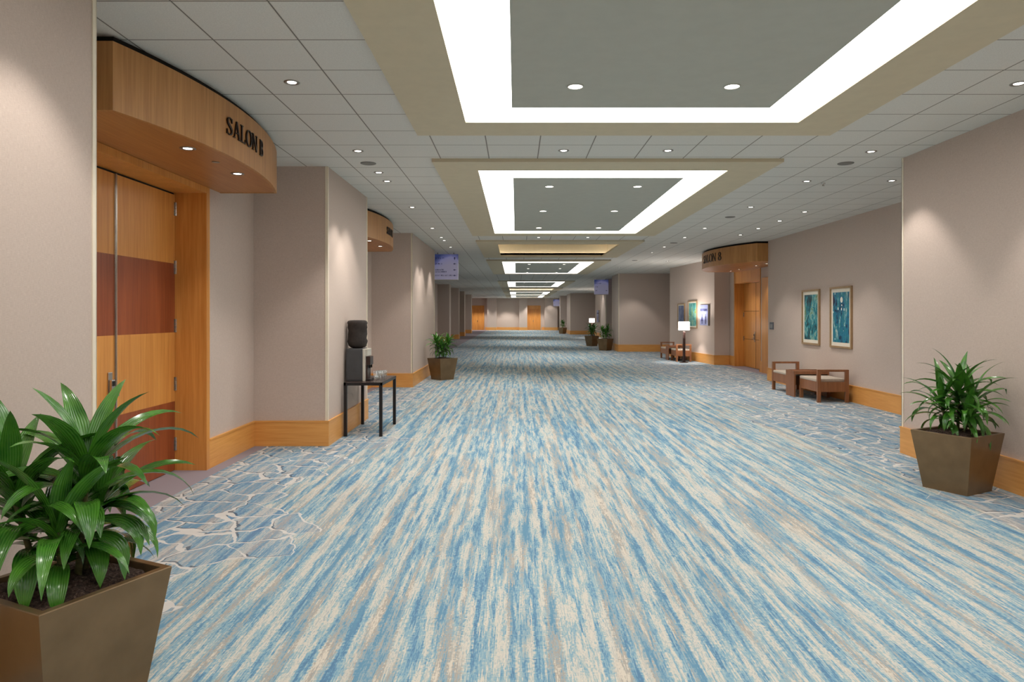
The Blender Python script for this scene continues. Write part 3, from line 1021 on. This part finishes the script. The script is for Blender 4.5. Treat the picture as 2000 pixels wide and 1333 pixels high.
# ------------------------------------------------------------------ planters with dracaena
def leaf(bm, uvl, base, az, elev, length, width, droop, twist=0.0, lim=None):
    N, Mx = 11, 4
    p = Vector(base)
    side = Vector((-math.sin(az), math.cos(az), 0))
    rows = []
    e = elev
    step = length / N
    tw = 0.0
    for i in range(N + 1):
        t = i / N
        d = Vector((math.cos(az) * math.cos(e), math.sin(az) * math.cos(e), math.sin(e)))
        nrm = side.cross(d).normalized() * -1.0
        wv = width * 0.5 * (0.34 + 0.66 * math.sin(min(1.0, t * 2.2) * PI / 2)) * (1.0 - max(0.0, (t - 0.42) / 0.58) ** 1.7)
        tw = twist * t
        sd = side * math.cos(tw) + nrm * math.sin(tw)
        up = nrm * math.cos(tw) - side * math.sin(tw)
        rowv = []
        for j in range(Mx + 1):
            q = (j / Mx) * 2 - 1
            fold = (abs(q) ** 1.4) * 0.28
            co = p + sd * (q * wv) + up * (fold * wv)
            if lim:
                co.x = min(max(co.x, lim[0]), lim[1])
            rowv.append((bm.verts.new(co), (j / Mx, t)))
        rows.append(rowv)
        p = p + d * step
        e -= droop * (0.35 + 1.3 * t) / N
        e = max(e, -1.45)
    for a, b_ in zip(rows, rows[1:]):
        for j in range(Mx):
            f = bm.faces.new((a[j][0], a[j + 1][0], b_[j + 1][0], b_[j][0]))
            for lp, uvv in zip(f.loops, (a[j][1], a[j + 1][1], b_[j + 1][1], b_[j][1])):
                lp[uvl].uv = uvv

def planter(label, x, y, rot, seed, canes, top=0.585, bot=0.43, h=0.576, lim=None, wid=0.075, llen=0.42, dens=1.0, spread=1.0):
    rnd = random.Random(seed)
    root = empty('potted_dracaena', (x, y, 0), rot)
    tag(root, label, 'potted plant', 'bronze planters along the hall')
    # pot: square, tapering to the floor, thick rim, open inside
    bm = bmesh.new()
    def sq(s, z):
        return [bm.verts.new((sx * s / 2, sy * s / 2, z)) for sx, sy in ((-1, -1), (1, -1), (1, 1), (-1, 1))]
    rims = [sq(bot, 0.0), sq(bot, 0.012), sq(top, h - 0.004), sq(top - 0.006, h), sq(top - 0.066, h), sq(top - 0.07, h - 0.004), sq(top - 0.11, h - 0.14)]
    bm.faces.new(rims[0][::-1])
    for a, b_ in zip(rims, rims[1:]):
        for i in range(4):
            bm.faces.new((a[i], a[(i + 1) % 4], b_[(i + 1) % 4], b_[i]))
    bm.faces.new(rims[-1])
    obj('pot', bm, M_POT, root)
    # mounded moss
    bm = bmesh.new()
    G = 22
    S = top - 0.085
    vs = {}
    for i in range(G + 1):
        for j in range(G + 1):
            u, v = i / G * 2 - 1, j / G * 2 - 1
            zz = h - 0.03 + 0.05 * (1 - u * u) * (1 - v * v) + rnd.uniform(-0.012, 0.014)
            if max(abs(u), abs(v)) > 0.99:
                zz = h - 0.07
            vs[i, j] = bm.verts.new((u * S / 2, v * S / 2, zz))
    for i in range(G):
        for j in range(G):
            bm.faces.new((vs[i, j], vs[i + 1, j], vs[i + 1, j + 1], vs[i, j + 1]))
    obj('moss', bm, M_MOSS, root, True)
    # canes and crowns
    ca, sa = math.cos(rot), math.sin(rot)
    for ci, (cxx, cyy, ch, n) in enumerate(canes):     # world-axis offsets from the pot centre
        lx, ly = cxx * ca + cyy * sa, -cxx * sa + cyy * ca
        bx, by = lx * 0.45, ly * 0.45
        cb = bmesh.new()
        rings = []
        for t in range(7):
            tt = t / 6
            z = h - 0.05 + (ch + 0.05) * tt
            px, py = bx + (lx - bx) * tt, by + (ly - by) * tt
            r = 0.016 - 0.006 * tt
            rings.append([cb.verts.new((px + r * math.cos(a * PI / 4), py + r * math.sin(a * PI / 4), z)) for a in range(8)])
        for a, b_ in zip(rings, rings[1:]):
            for i in range(8):
                cb.faces.new((a[i], a[(i + 1) % 8], b_[(i + 1) % 8], b_[i]))
        cb.faces.new(rings[-1])
        obj('cane', cb, M_STEM, root, True)
        lb = bmesh.new()
        uvl = lb.loops.layers.uv.new('UVMap')
        nn = int(n * dens)
        az = rnd.uniform(0, 6.28)
        for i in range(nn):
            t = i / max(1, nn - 1)                     # 0 top of the crown .. 1 lowest leaf
            az += 2.399 + rnd.uniform(-0.3, 0.3)
            zz = h + ch * (1.0 - 0.62 * t ** 1.3) - 0.01
            tt = (zz - h) / ch if ch > 0 else 0
            px, py = bx + (lx - bx) * tt, by + (ly - by) * tt
            elev = 1.38 - 1.25 * t ** 0.75 + rnd.uniform(-0.18, 0.18)
            dr = (0.7 + 1.9 * t ** 0.8) * rnd.uniform(0.7, 1.35)
            ln = llen * rnd.uniform(0.8, 1.15) * (0.80 + 0.30 * math.sin(PI * min(1, t * 1.1 + 0.15))) * spread
            leaf(lb, uvl, (px, py, zz), az, elev, ln, wid * rnd.uniform(0.82, 1.15), dr, rnd.uniform(-0.5, 0.5))
        # keep leaves out of the wall beside the planter
        if lim:
            for v in lb.verts:
                wx = x + v.co.x * ca - v.co.y * sa
                wy = y + v.co.x * sa + v.co.y * ca
                nx = min(max(wx, lim[0]), lim[1])
                if nx != wx:
                    dx = nx - wx + rnd.uniform(-0.002, 0.002)
                    v.co.x += dx * ca
                    v.co.y += -dx * sa
        me = obj('leaf_crown', lb, M_LEAF, root, True)
        for f in me.data.polygons:
            pass
    return root

planter('large dracaena in bronze square planter, nearest the camera at the left edge', -1.98, 3.045, math.radians(64.8), 11,
        [(0.10, -0.02, 0.50, 34), (-0.18, -0.10, 0.42, 28), (0.06, 0.12, 0.30, 18), (0.04, -0.13, 0.24, 18)], lim=(-2.46, 9), wid=0.092, llen=0.45)
planter('dracaena in bronze square planter against the right wall corner', 4.40, 6.88, math.radians(28.8), 5,
        [(0.02, 0.0, 0.42, 40), (-0.13, 0.05, 0.28, 26), (0.13, -0.04, 0.30, 26), (0.02, -0.14, 0.16, 16)], lim=(-9, 4.82), wid=0.07, llen=0.47)
planter('dracaena in bronze planter by the left wall below the hanging sign', -1.99, 18.62, math.radians(43), 8,
        [(-0.16, 0.0, 0.42, 26), (0.16, 0.0, 0.42, 26), (0.0, -0.1, 0.28, 20)], lim=(-2.46, 9), wid=0.062, llen=0.37, dens=1.5)
planter('nearer of the two adjoining dracaena planters on the right of the hall', 4.40, 34.0, math.radians(50), 21,
        [(-0.14, 0.0, 0.40, 26), (0.12, 0.0, 0.45, 26), (0.0, -0.1, 0.28, 20)], lim=(-9, 4.82), wid=0.062, llen=0.37, dens=1.5)
planter('farther of the two adjoining dracaena planters, before the floor lamp', 4.26, 38.75, math.radians(40), 33,
        [(-0.1, 0.0, 0.46, 26), (0.14, 0.0, 0.44, 26), (0.0, -0.1, 0.28, 20)], lim=(-9, 4.88), wid=0.062, llen=0.37, dens=1.5)
planter('farthest small-looking dracaena planter, far right end of the hall', 4.34, 64.3, math.radians(45), 41,
        [(-0.05, 0.0, 0.48, 30), (0.1, 0.0, 0.36, 24)], lim=(-9, 4.82), wid=0.062, llen=0.36, dens=1.5)

# ------------------------------------------------------------------ water station
t = empty('console_table', (-2.185, 10.4, 0))
tag(t, 'slim black metal table with dark top holding the water cooler', 'table')
TX0, TX1, TY0, TY1, TZ = -2.46, -1.91, 9.83, 10.97, 0.775
def rel(bm, o):
    bmesh.ops.translate(bm, vec=(-o.location.x, -o.location.y, -o.location.z), verts=bm.verts[:])
    return bm
obj('tabletop', rel(box(TX0 + 0.012, TX1 - 0.012, TY0 + 0.012, TY1 - 0.012, TZ - 0.02, TZ, 0.003), t), M_TABLETOP, t)
bm = bmesh.new()
add_box(bm, TX0, TX1, TY0, TY0 + 0.03, TZ - 0.045, TZ - 0.004)
add_box(bm, TX0, TX1, TY1 - 0.03, TY1, TZ - 0.045, TZ - 0.004)
add_box(bm, TX0, TX0 + 0.03, TY0, TY1, TZ - 0.045, TZ - 0.004)
add_box(bm, TX1 - 0.03, TX1, TY0, TY1, TZ - 0.045, TZ - 0.004)
obj('frame_rail', rel(bm, t), M_DARKMETAL, t)
for x in (TX0, TX1 - 0.045):
    for y in (TY0, TY1 - 0.045):
        obj('leg', rel(box(x, x + 0.045, y, y + 0.045, 0, TZ - 0.045, 0.002), t), M_DARKMETAL, t)

t = empty('water_cooler', (-2.34, 10.15, TZ))
tag(t, 'charcoal countertop water cooler with pale grey front on the black table', 'water cooler')
bm = box(-0.125, 0.115, -0.17, 0.17, 0.0, 0.475, 0.012)
obj('body', bm, M_COOLER, t)
bm = bmesh.new()
add_box(bm, -0.105, 0.095, -0.176, -0.168, 0.02, 0.455, 0.003)
add_box(bm, -0.05, 0.03, -0.181, -0.174, 0.315, 0.325)
for i in range(7):
    add_box(bm, -0.035, 0.03, -0.178, -0.174, 0.11 + i * 0.018, 0.117 + i * 0.018)
obj('side_panel', bm, M_COOLER, t)
bm = bmesh.new()
add_box(bm, 0.115, 0.15, -0.17, 0.17, 0.0, 0.47, 0.008)
add_box(bm, 0.15, 0.185, -0.12, 0.12, 0.36, 0.47, 0.01)
obj('front_panel', bm, M_COOLERFRONT, t)
bm = bmesh.new()
add_box(bm, 0.15, 0.215, -0.11, 0.11, 0.23, 0.355, 0.008)
add_box(bm, 0.15, 0.175, -0.11, 0.11, 0.03, 0.23)
obj('dispensing_bay', bm, M_BROWNPLASTIC, t)
bm = bmesh.new()
for yy in (-0.05, 0.05):
    add_box(bm, 0.185, 0.21, yy - 0.012, yy + 0.012, 0.185, 0.232, 0.004)
obj('tap', bm, M_BLACK, t)
obj('drip_tray', box(0.15, 0.222, -0.12, 0.12, 0.0, 0.03, 0.006), M_DARKMETAL, t)

# covered bottle standing on the cooler
bm = bmesh.new()
rnd = random.Random(3)
prof = [(0.05, 0.0), (0.10, 0.008), (0.125, 0.03), (0.139, 0.06), (0.142, 0.1), (0.137, 0.14), (0.135, 0.2), (0.136, 0.26), (0.138, 0.30),
        (0.142, 0.34), (0.141, 0.37), (0.134, 0.395), (0.11, 0.405), (0.05, 0.408)]
lathe(bm, prof, n=40)
for v in bm.verts:
    a = math.atan2(v.co.y, v.co.x)
    w1 = 0.004 * math.sin(3 * a + v.co.z * 30) + 0.003 * math.sin(7 * a - v.co.z * 55) + 0.004 * math.sin(v.co.z * 70 + 2 * a)
    r = math.hypot(v.co.x, v.co.y)
    if r > 0.09:
        v.co.x += w1 * math.cos(a); v.co.y += w1 * math.sin(a)
o = obj('water_bottle', bm, M_COVER, None, True, (-2.335, 10.15, TZ + 0.479))
tag(o, 'large water bottle in a wrinkled dark cover standing on the cooler', 'bottle')
obj('neck_collar', lathe(bmesh.new(), [(0.07, -0.004), (0.075, 0.012), (0.06, 0.02)], n=24), M_BROWNPLASTIC, o, True)

def glass_bm():
    bm = bmesh.new()
    lathe(bm, [(0.024, 0.0), (0.027, 0.001), (0.033, 0.12), (0.0315, 0.12), (0.0255, 0.012), (0.004, 0.011)], n=20)
    return bm
GL = None
gpos = [(-2.10, 10.30), (-2.02, 10.34), (-2.09, 10.40), (-2.01, 10.45), (-2.09, 10.52), (-2.01, 10.56)]
glab = ['first drinking glass beside the cooler front, wall side', 'first drinking glass in the row nearest the hall',
        'middle drinking glass of the wall-side row on the black table', 'middle drinking glass of the hall-side row on the black table',
        'farthest drinking glass of the wall-side row on the table', 'farthest drinking glass of the hall-side row on the table']
for (x, y), lb in zip(gpos, glab):
    if GL is None:
        GL = obj('drinking_glass', glass_bm(), M_GLASS, None, True)
        o = GL
    else:
        o = GL.copy(); COL.objects.link(o)
    o.location = (x, y, TZ + 0.0005)
    tag(o, 'clear ' + lb, 'glass', 'clear glasses on the black table')

# ------------------------------------------------------------------ benches with a table between
def bench(label, x0, x1, y0, y1, arm_end):
    """arm_end 'near' or 'far' says which end carries the arm frame"""
    t = empty('armed_bench', ((x0 + x1) / 2, (y0 + y1) / 2, 0))
    tag(t, label, 'bench', 'wooden benches in the right seating bays')
    L = 0.065
    ya0, ya1 = (y0, y0 + L) if arm_end == 'near' else (y1 - L, y1)
    yb0, yb1 = (y1 - L, y1) if arm_end == 'near' else (y0, y0 + L)
    bm = bmesh.new()
    add_box(bm, x0, x1, ya0, ya1, 0.61, 0.652, 0.004)
    obj('arm_rail', rel(bm, t), M_BENCH, t)
    for x in (x0, x1 - L):
        obj('leg', rel(box(x, x + L, ya0, ya1, 0, 0.61, 0.004), t), M_BENCH, t)
        obj('leg', rel(box(x, x + L, yb0, yb1, 0, 0.21, 0.004), t), M_BENCH, t)
    bm = bmesh.new()
    i0, i1 = (y0 + 0.01, y1 - 0.003) if arm_end == 'near' else (y0 + 0.003, y1 - 0.01)
    add_box(bm, x0 + 0.008, x0 + 0.035, i0, i1, 0.21, 0.405)
    add_box(bm, x1 - 0.035, x1 - 0.008, i0, i1, 0.21, 0.405)
    add_box(bm, x0 + 0.035, x1 - 0.035, i0, i0 + 0.027, 0.21, 0.405)
    add_box(bm, x0 + 0.035, x1 - 0.035, i1 - 0.027, i1, 0.21, 0.405)
    add_box(bm, x0 + 0.035, x1 - 0.035, i0 + 0.027, i1 - 0.027, 0.37, 0.395)
    obj('apron', rel(bm, t), M_BENCH, t)
    c0, c1 = (y0 + L + 0.002, y1 - 0.004) if arm_end == 'near' else (y0 + 0.004, y1 - L - 0.002)
    bm = box(x0 + 0.006, x1 - 0.006, c0, c1, 0.396, 0.462, 0.02)
    obj('seat_cushion', rel(bm, t), M_SEAT, t, True)
    return t
def side_table(label, x0, x1, y0, y1):
    t = empty('side_table', ((x0 + x1) / 2, (y0 + y1) / 2, 0))
    tag(t, label, 'table', 'low tables between the benches')
    bm = bmesh.new()
    add_box(bm, x0 + 0.03, x1 - 0.03, y0 + 0.025, y1 - 0.025, 0.515, 0.535)
    add_box(bm, x0, x1, y0, y0 + 0.025, 0.485, 0.553)
    add_box(bm, x0, x1, y1 - 0.025, y1, 0.485, 0.553)
    obj('tray_top', rel(bm, t), M_BENCH, t)
    obj('side_panel', rel(box(x0, x0 + 0.03, y0 + 0.002, y1 - 0.002, 0, 0.551), t), M_BENCH, t)
    obj('side_panel', rel(box(x1 - 0.03, x1, y0 + 0.002, y1 - 0.002, 0, 0.551), t), M_BENCH, t)
bench('low walnut bench with oatmeal cushion, nearest under the two teal paintings', 5.98, 6.60, 13.66, 14.56, 'near')
side_table('low walnut table between the two benches under the teal paintings', 5.88, 6.62, 14.57, 15.02)
bench('low walnut bench with oatmeal cushion, farther one beside the right salon door', 5.98, 6.60, 15.03, 16.12, 'far')
bench('low walnut bench with cream cushion directly behind the glowing floor lamp', 5.95, 6.52, 25.62, 26.5, 'near')
side_table('low walnut table between the far pair of benches', 5.85, 6.50, 26.51, 26.95)
bench('low walnut bench with cream cushion, farthest along the right wall', 5.86, 6.42, 26.96, 28.0, 'far')

def floor_lamp(label, x, y):
    t = empty('floor_lamp', (x, y, 0))
    tag(t, label, 'floor lamp', 'floor lamps with white shades')
    obj('base', lathe(bmesh.new(), [(0.16, 0), (0.16, 0.015), (0.15, 0.02), (0.05, 0.022)], n=28), M_LAMPWOOD, t)
    obj('pole', box(-0.042, 0.042, -0.042, 0.042, 0.02, 1.13, 0.004), M_LAMPWOOD, t)
    bm = bmesh.new()
    lathe(bm, [(0.008, 1.13), (0.008, 1.40)], n=10)
    obj('stem', bm, M_CHROME, t)
    bm = lathe(bmesh.new(), [(0.2, 1.19), (0.2, 1.49), (0.196, 1.49), (0.196, 1.19), (0.2, 1.19)], n=36, close=False)
    obj('lamp_shade', bm, M_SHADE, t, False)
    ld = bpy.data.lights.new('bulb', 'POINT')
    ld.energy = LAMP_W; ld.color = WARM; ld.shadow_soft_size = 0.04
    l = bpy.data.objects.new('bulb', ld)
    COL.objects.link(l); l.parent = t; l.location = (0, 0, 1.43)
floor_lamp('floor lamp with glowing white drum shade before the restroom sign wall', 6.14, 25.2)
floor_lamp('distant floor lamp with glowing shade behind the paired planters', 5.75, 52.3)

# ------------------------------------------------------------------ pictures and signs
TEAL1 = [(0.30, rgb(20, 36, 44)), (0.42, rgb(24, 84, 92)), (0.50, rgb(22, 128, 142)), (0.58, rgb(60, 152, 160)), (0.66, rgb(150, 186, 176)), (0.74, rgb(92, 130, 70))]
TEAL2 = [(0.30, rgb(24, 28, 64)), (0.40, rgb(20, 92, 120)), (0.50, rgb(30, 128, 158)), (0.58, rgb(28, 118, 120)), (0.68, rgb(96, 160, 176)), (0.76, rgb(190, 196, 180))]
BLUE = [(0.30, rgb(60, 76, 116)), (0.5, rgb(98, 112, 150)), (0.7, rgb(132, 146, 172))]
MINT = [(0.30, rgb(30, 110, 112)), (0.45, rgb(84, 168, 164)), (0.58, rgb(150, 206, 196)), (0.7, rgb(150, 170, 60))]
def picture(label, cx, cy, zc, w, h, ang, mat, border=0.075, fr=0.04, blob=None):
    """ang: direction along the wall"""
    t = empty('framed_painting', (cx, cy, zc), ang)
    tag(t, label, 'painting', 'framed paintings on the right wall')
    # local x along the wall, local +y away from the viewer (into the wall)
    bm = ring(bmesh.new(), -w / 2, w / 2, -h / 2, h / 2, -w / 2 + fr, w / 2 - fr, -h / 2 + fr, h / 2 - fr, 0, 0.04)
    for v in bm.verts:
        v.co = Vector((v.co.x, -v.co.z, v.co.y))
    obj('frame', bm, M_FRAME, t)
    obj('mat_board', box(-w / 2 + fr, w / 2 - fr, -0.016, 0, -h / 2 + fr, h / 2 - fr), M_MAT, t)
    b = fr + border
    obj('artwork', box(-w / 2 + b, w / 2 - b, -0.019, -0.016, -h / 2 + b, h / 2 - b), mat, t)
    if blob:
        bm = bmesh.new()
        for (bx, bz, br, sq) in blob:
            vs = [bm.verts.new((bx + br * sq * math.cos(a * PI / 8), -0.0196, bz + br * math.sin(a * PI / 8))) for a in range(16)]
            bm.faces.new(vs)
        obj('painted_spot', bm, M_MAT, t)
rz = -PI / 2      # local +x runs towards the camera along the right wall, local +y into the wall
picture('left of the two tall teal paintings above the benches', 6.71, 15.65, 1.69, 0.92, 1.25, rz, make_painting('teal_abstract_left', 3.0, TEAL1, False))
picture('right of the two tall teal paintings, with a white moon-like spot', 6.71, 14.2, 1.69, 0.94, 1.27, rz, make_painting('teal_abstract_right', 7.3, TEAL2, True),
        blob=[(0.03, 0.36, 0.06, 0.9), (0.04, 0.25, 0.02, 0.9), (-0.12, 0.18, 0.03, 0.7), (0.03, 0.17, 0.03, 0.6), (0.14, 0.16, 0.03, 0.6)])
ta = math.atan2(24.05 - 29.0, 6.92 - 6.47)        # slanting wall, towards the camera
def on_slant(D, off=0.0):
    return (6.92 - (D - 24.05) * 0.45 / 4.95, D + off)
for D, w, zc, h, lab, mat in ((26.2, 0.98, 1.76, 1.04, 'green and mint painting on the slanting wall beside the restroom sign', make_painting('mint_abstract', 1.7, MINT, False)),
                              (27.5, 0.82, 1.70, 1.0, 'slate blue painting partly hidden by the glowing lamp shade', make_painting('slate_abstract', 9.0, BLUE, False))):
    x, y = on_slant(D)
    picture(lab, x, y, zc, w, h, ta, mat, 0.05, 0.035)

# restroom directory sign on the slanting wall
M_SCREEN_A = make_screen('lilac_display_face', 0.0)
M_SCREEN_B = make_screen('blue_display_face', 1.0)
M_PALESIGN = simple('pale_lilac_sign_face', rgb(150, 156, 200), 0.4)
def text_strokes(word, w, h, cx, cz, y):
    """simple capitals out of bars"""
    G = {'R': ['110', '101', '110', '101', '101'], 'E': ['111', '100', '110', '100', '111'], 'S': ['111', '100', '111', '001', '111'],
         'T': ['111', '010', '010', '010', '010'], 'O': ['111', '101', '101', '101', '111'], 'M': ['101', '111', '111', '101', '101']}
    bm = bmesh.new()
    n = len(word)
    cw = w / n
    for i, chh in enumerate(word):
        for r, line in enumerate(G[chh]):
            for c, bit in enumerate(line):
                if bit == '1':
                    x0 = cx - w / 2 + i * cw + c * cw * 0.27
                    z1 = cz + h / 2 - r * h / 5
                    add_box(bm, x0, x0 + cw * 0.27, y - 0.003, y, z1 - h / 5, z1)
    return bm
def restroom_sign(label, x, y, zc, ang, w=0.85, h=0.74):
    t = empty('restroom_sign', (x, y, zc), ang)
    tag(t, label, 'sign')
    obj('panel', box(-w / 2, w / 2, -0.035, 0, -h / 2, h / 2, 0.004), M_PALESIGN, t)
    obj('edge_strip', box(w / 2, w / 2 + 0.04, -0.06, 0, -h / 2 - 0.01, h / 2 + 0.01), M_RING, t)
    obj('lettering', text_strokes('RESTROOMS', w * 0.8, 0.085, -0.02, h * 0.25, -0.0355), M_NAVY, t)
    bm = bmesh.new()
    for i, cx in enumerate((-0.2, 0.16)):
        lathe(bm, [(0.001, 0.0), (0.028, 0.0), (0.028, 0.004)], 0, 0, 12)
        hd = bm.verts[-36:]
        for v in hd:
            v.co = Vector((cx + v.co.x, -0.0355 - v.co.z, v.co.y + 0.0))
        top, bot = ((0.03, 0.09) if i == 0 else (0.055, 0.04))
        vs = [(cx - top, -0.04), (cx + top, -0.04), (cx + bot, -0.22), (cx - bot, -0.22)]
        f0 = [bm.verts.new((a, -0.0375, b)) for a, b in vs]
        bm.faces.new(f0)
        add_box(bm, cx - 0.035, cx - 0.012, -0.0385, -0.0355, -0.32, -0.22)
        add_box(bm, cx + 0.012, cx + 0.035, -0.0385, -0.0355, -0.32, -0.22)
    obj('pictogram', bm, M_NAVY, t)
x, y = on_slant(24.95)
restroom_sign('pale lilac restroom sign with man and woman figures on the slanting wall', x, y, 1.74, ta)
x, y = 6.92 - (55.2 - 51.4) * 0.45 / 4.9, 55.2
restroom_sign('distant pale restroom sign above the paired planters', x, y, 1.65, ta, 0.85, 0.95)

t = empty('room_plaque', (6.71, 18.07, 1.455), rz)
tag(t, 'small grey plaque on the wall just right of the right salon door', 'sign')
obj('plate', box(-0.125, 0.125, -0.02, 0, -0.095, 0.095, 0.003), simple('slate_plaque', rgb(96, 98, 106), 0.4), t)
obj('inset', box(-0.085, 0.085, -0.022, -0.02, -0.055, 0.045), simple('pale_plaque_inset', rgb(150, 148, 148), 0.4), t)

def hanging_sign(label, x0, x1, y, z0, z1, mat, rows, seed):
    t = empty('hanging_sign', ((x0 + x1) / 2, y, z0))
    tag(t, label, 'sign', 'directional signs hung from the ceiling')
    w, h = x1 - x0, z1 - z0
    o = obj('panel', box(-w / 2, w / 2, -0.04, 0.04, -h / 2, h / 2, 0.004), mat, t)
    o.location = (0, 0, h / 2)
    bm = bmesh.new()
    for fx in (-0.32, 0.32):
        add_box(bm, fx * w - 0.012, fx * w + 0.012, -0.012, 0.012, h, CEIL - z0)
    obj('hanger', bm, M_RING, t)
    obj('bottom_rail', box(-w / 2, w / 2, -0.045, 0.045, -0.018, 0.0), M_COOLERFRONT, t)
    rnd = random.Random(seed)
    bm = bmesh.new()
    bma = bmesh.new()
    for r, (zf, words, arrow) in enumerate(rows):
        u = -w / 2 + 0.07
        zc = zf * h
        for wl in words:
            for c in range(wl):
                lw = rnd.uniform(0.016, 0.026)
                hh = 0.024
                add_box(bm, u, u + lw * 0.35, -0.043, -0.04, zc - hh, zc + hh)
                add_box(bm, u, u + lw, -0.043, -0.04, zc + (hh - 0.012 if rnd.random() < .5 else -0.006), zc + (hh if rnd.random() < .5 else 0.006))
                u += lw + 0.010
            u += 0.03
        if arrow:
            ax = w / 2 - 0.11
            pts = {'up': [(0, 0.045), (0.035, 0.0), (-0.035, 0.0)], 'right': [(0.045, 0), (0.0, 0.03), (0.0, -0.03)], 'left': [(-0.045, 0), (0.0, 0.03), (0.0, -0.03)]}[arrow]
            bma.faces.new([bma.verts.new((ax + a, -0.0425, zc + b)) for a, b in pts])
            if arrow == 'up':
                add_box(bma, ax - 0.012, ax + 0.012, -0.043, -0.04, zc - 0.045, zc)
            else:
                s = 1 if arrow == 'left' else -1
                add_box(bma, min(ax, ax + s * 0.045), max(ax, ax + s * 0.045), -0.043, -0.04, zc - 0.008, zc + 0.008)
    obj('lettering', bm, M_NAVY, t)
    obj('arrow', bma, M_NAVY, t)
    return t
hanging_sign('large lilac hanging sign with four arrow rows left, above a planter', -2.62, -1.83, 21.8, 2.86, 3.66, M_SCREEN_A,
             [(0.84, (6, 2), 'up'), (0.62, (5, 1), 'left'), (0.38, (9,), 'left'), (0.30, (12,), None), (0.16, (5, 3, 3, 4), 'left')], 2)
hanging_sign('blue hanging sign over the paired planters on the right', 4.22, 4.98, 37.2, 2.86, 3.65, M_SCREEN_B,
             [(0.74, (4, 5), None), (0.5, (1, 2), None), (0.25, (3,), 'right')], 5)
hanging_sign('small distant blue hanging sign at the far right end of the hall', 4.05, 4.8, 75.0, 2.72, 3.45, M_SCREEN_B,
             [(0.7, (5,), None), (0.4, (4,), 'right')], 6)
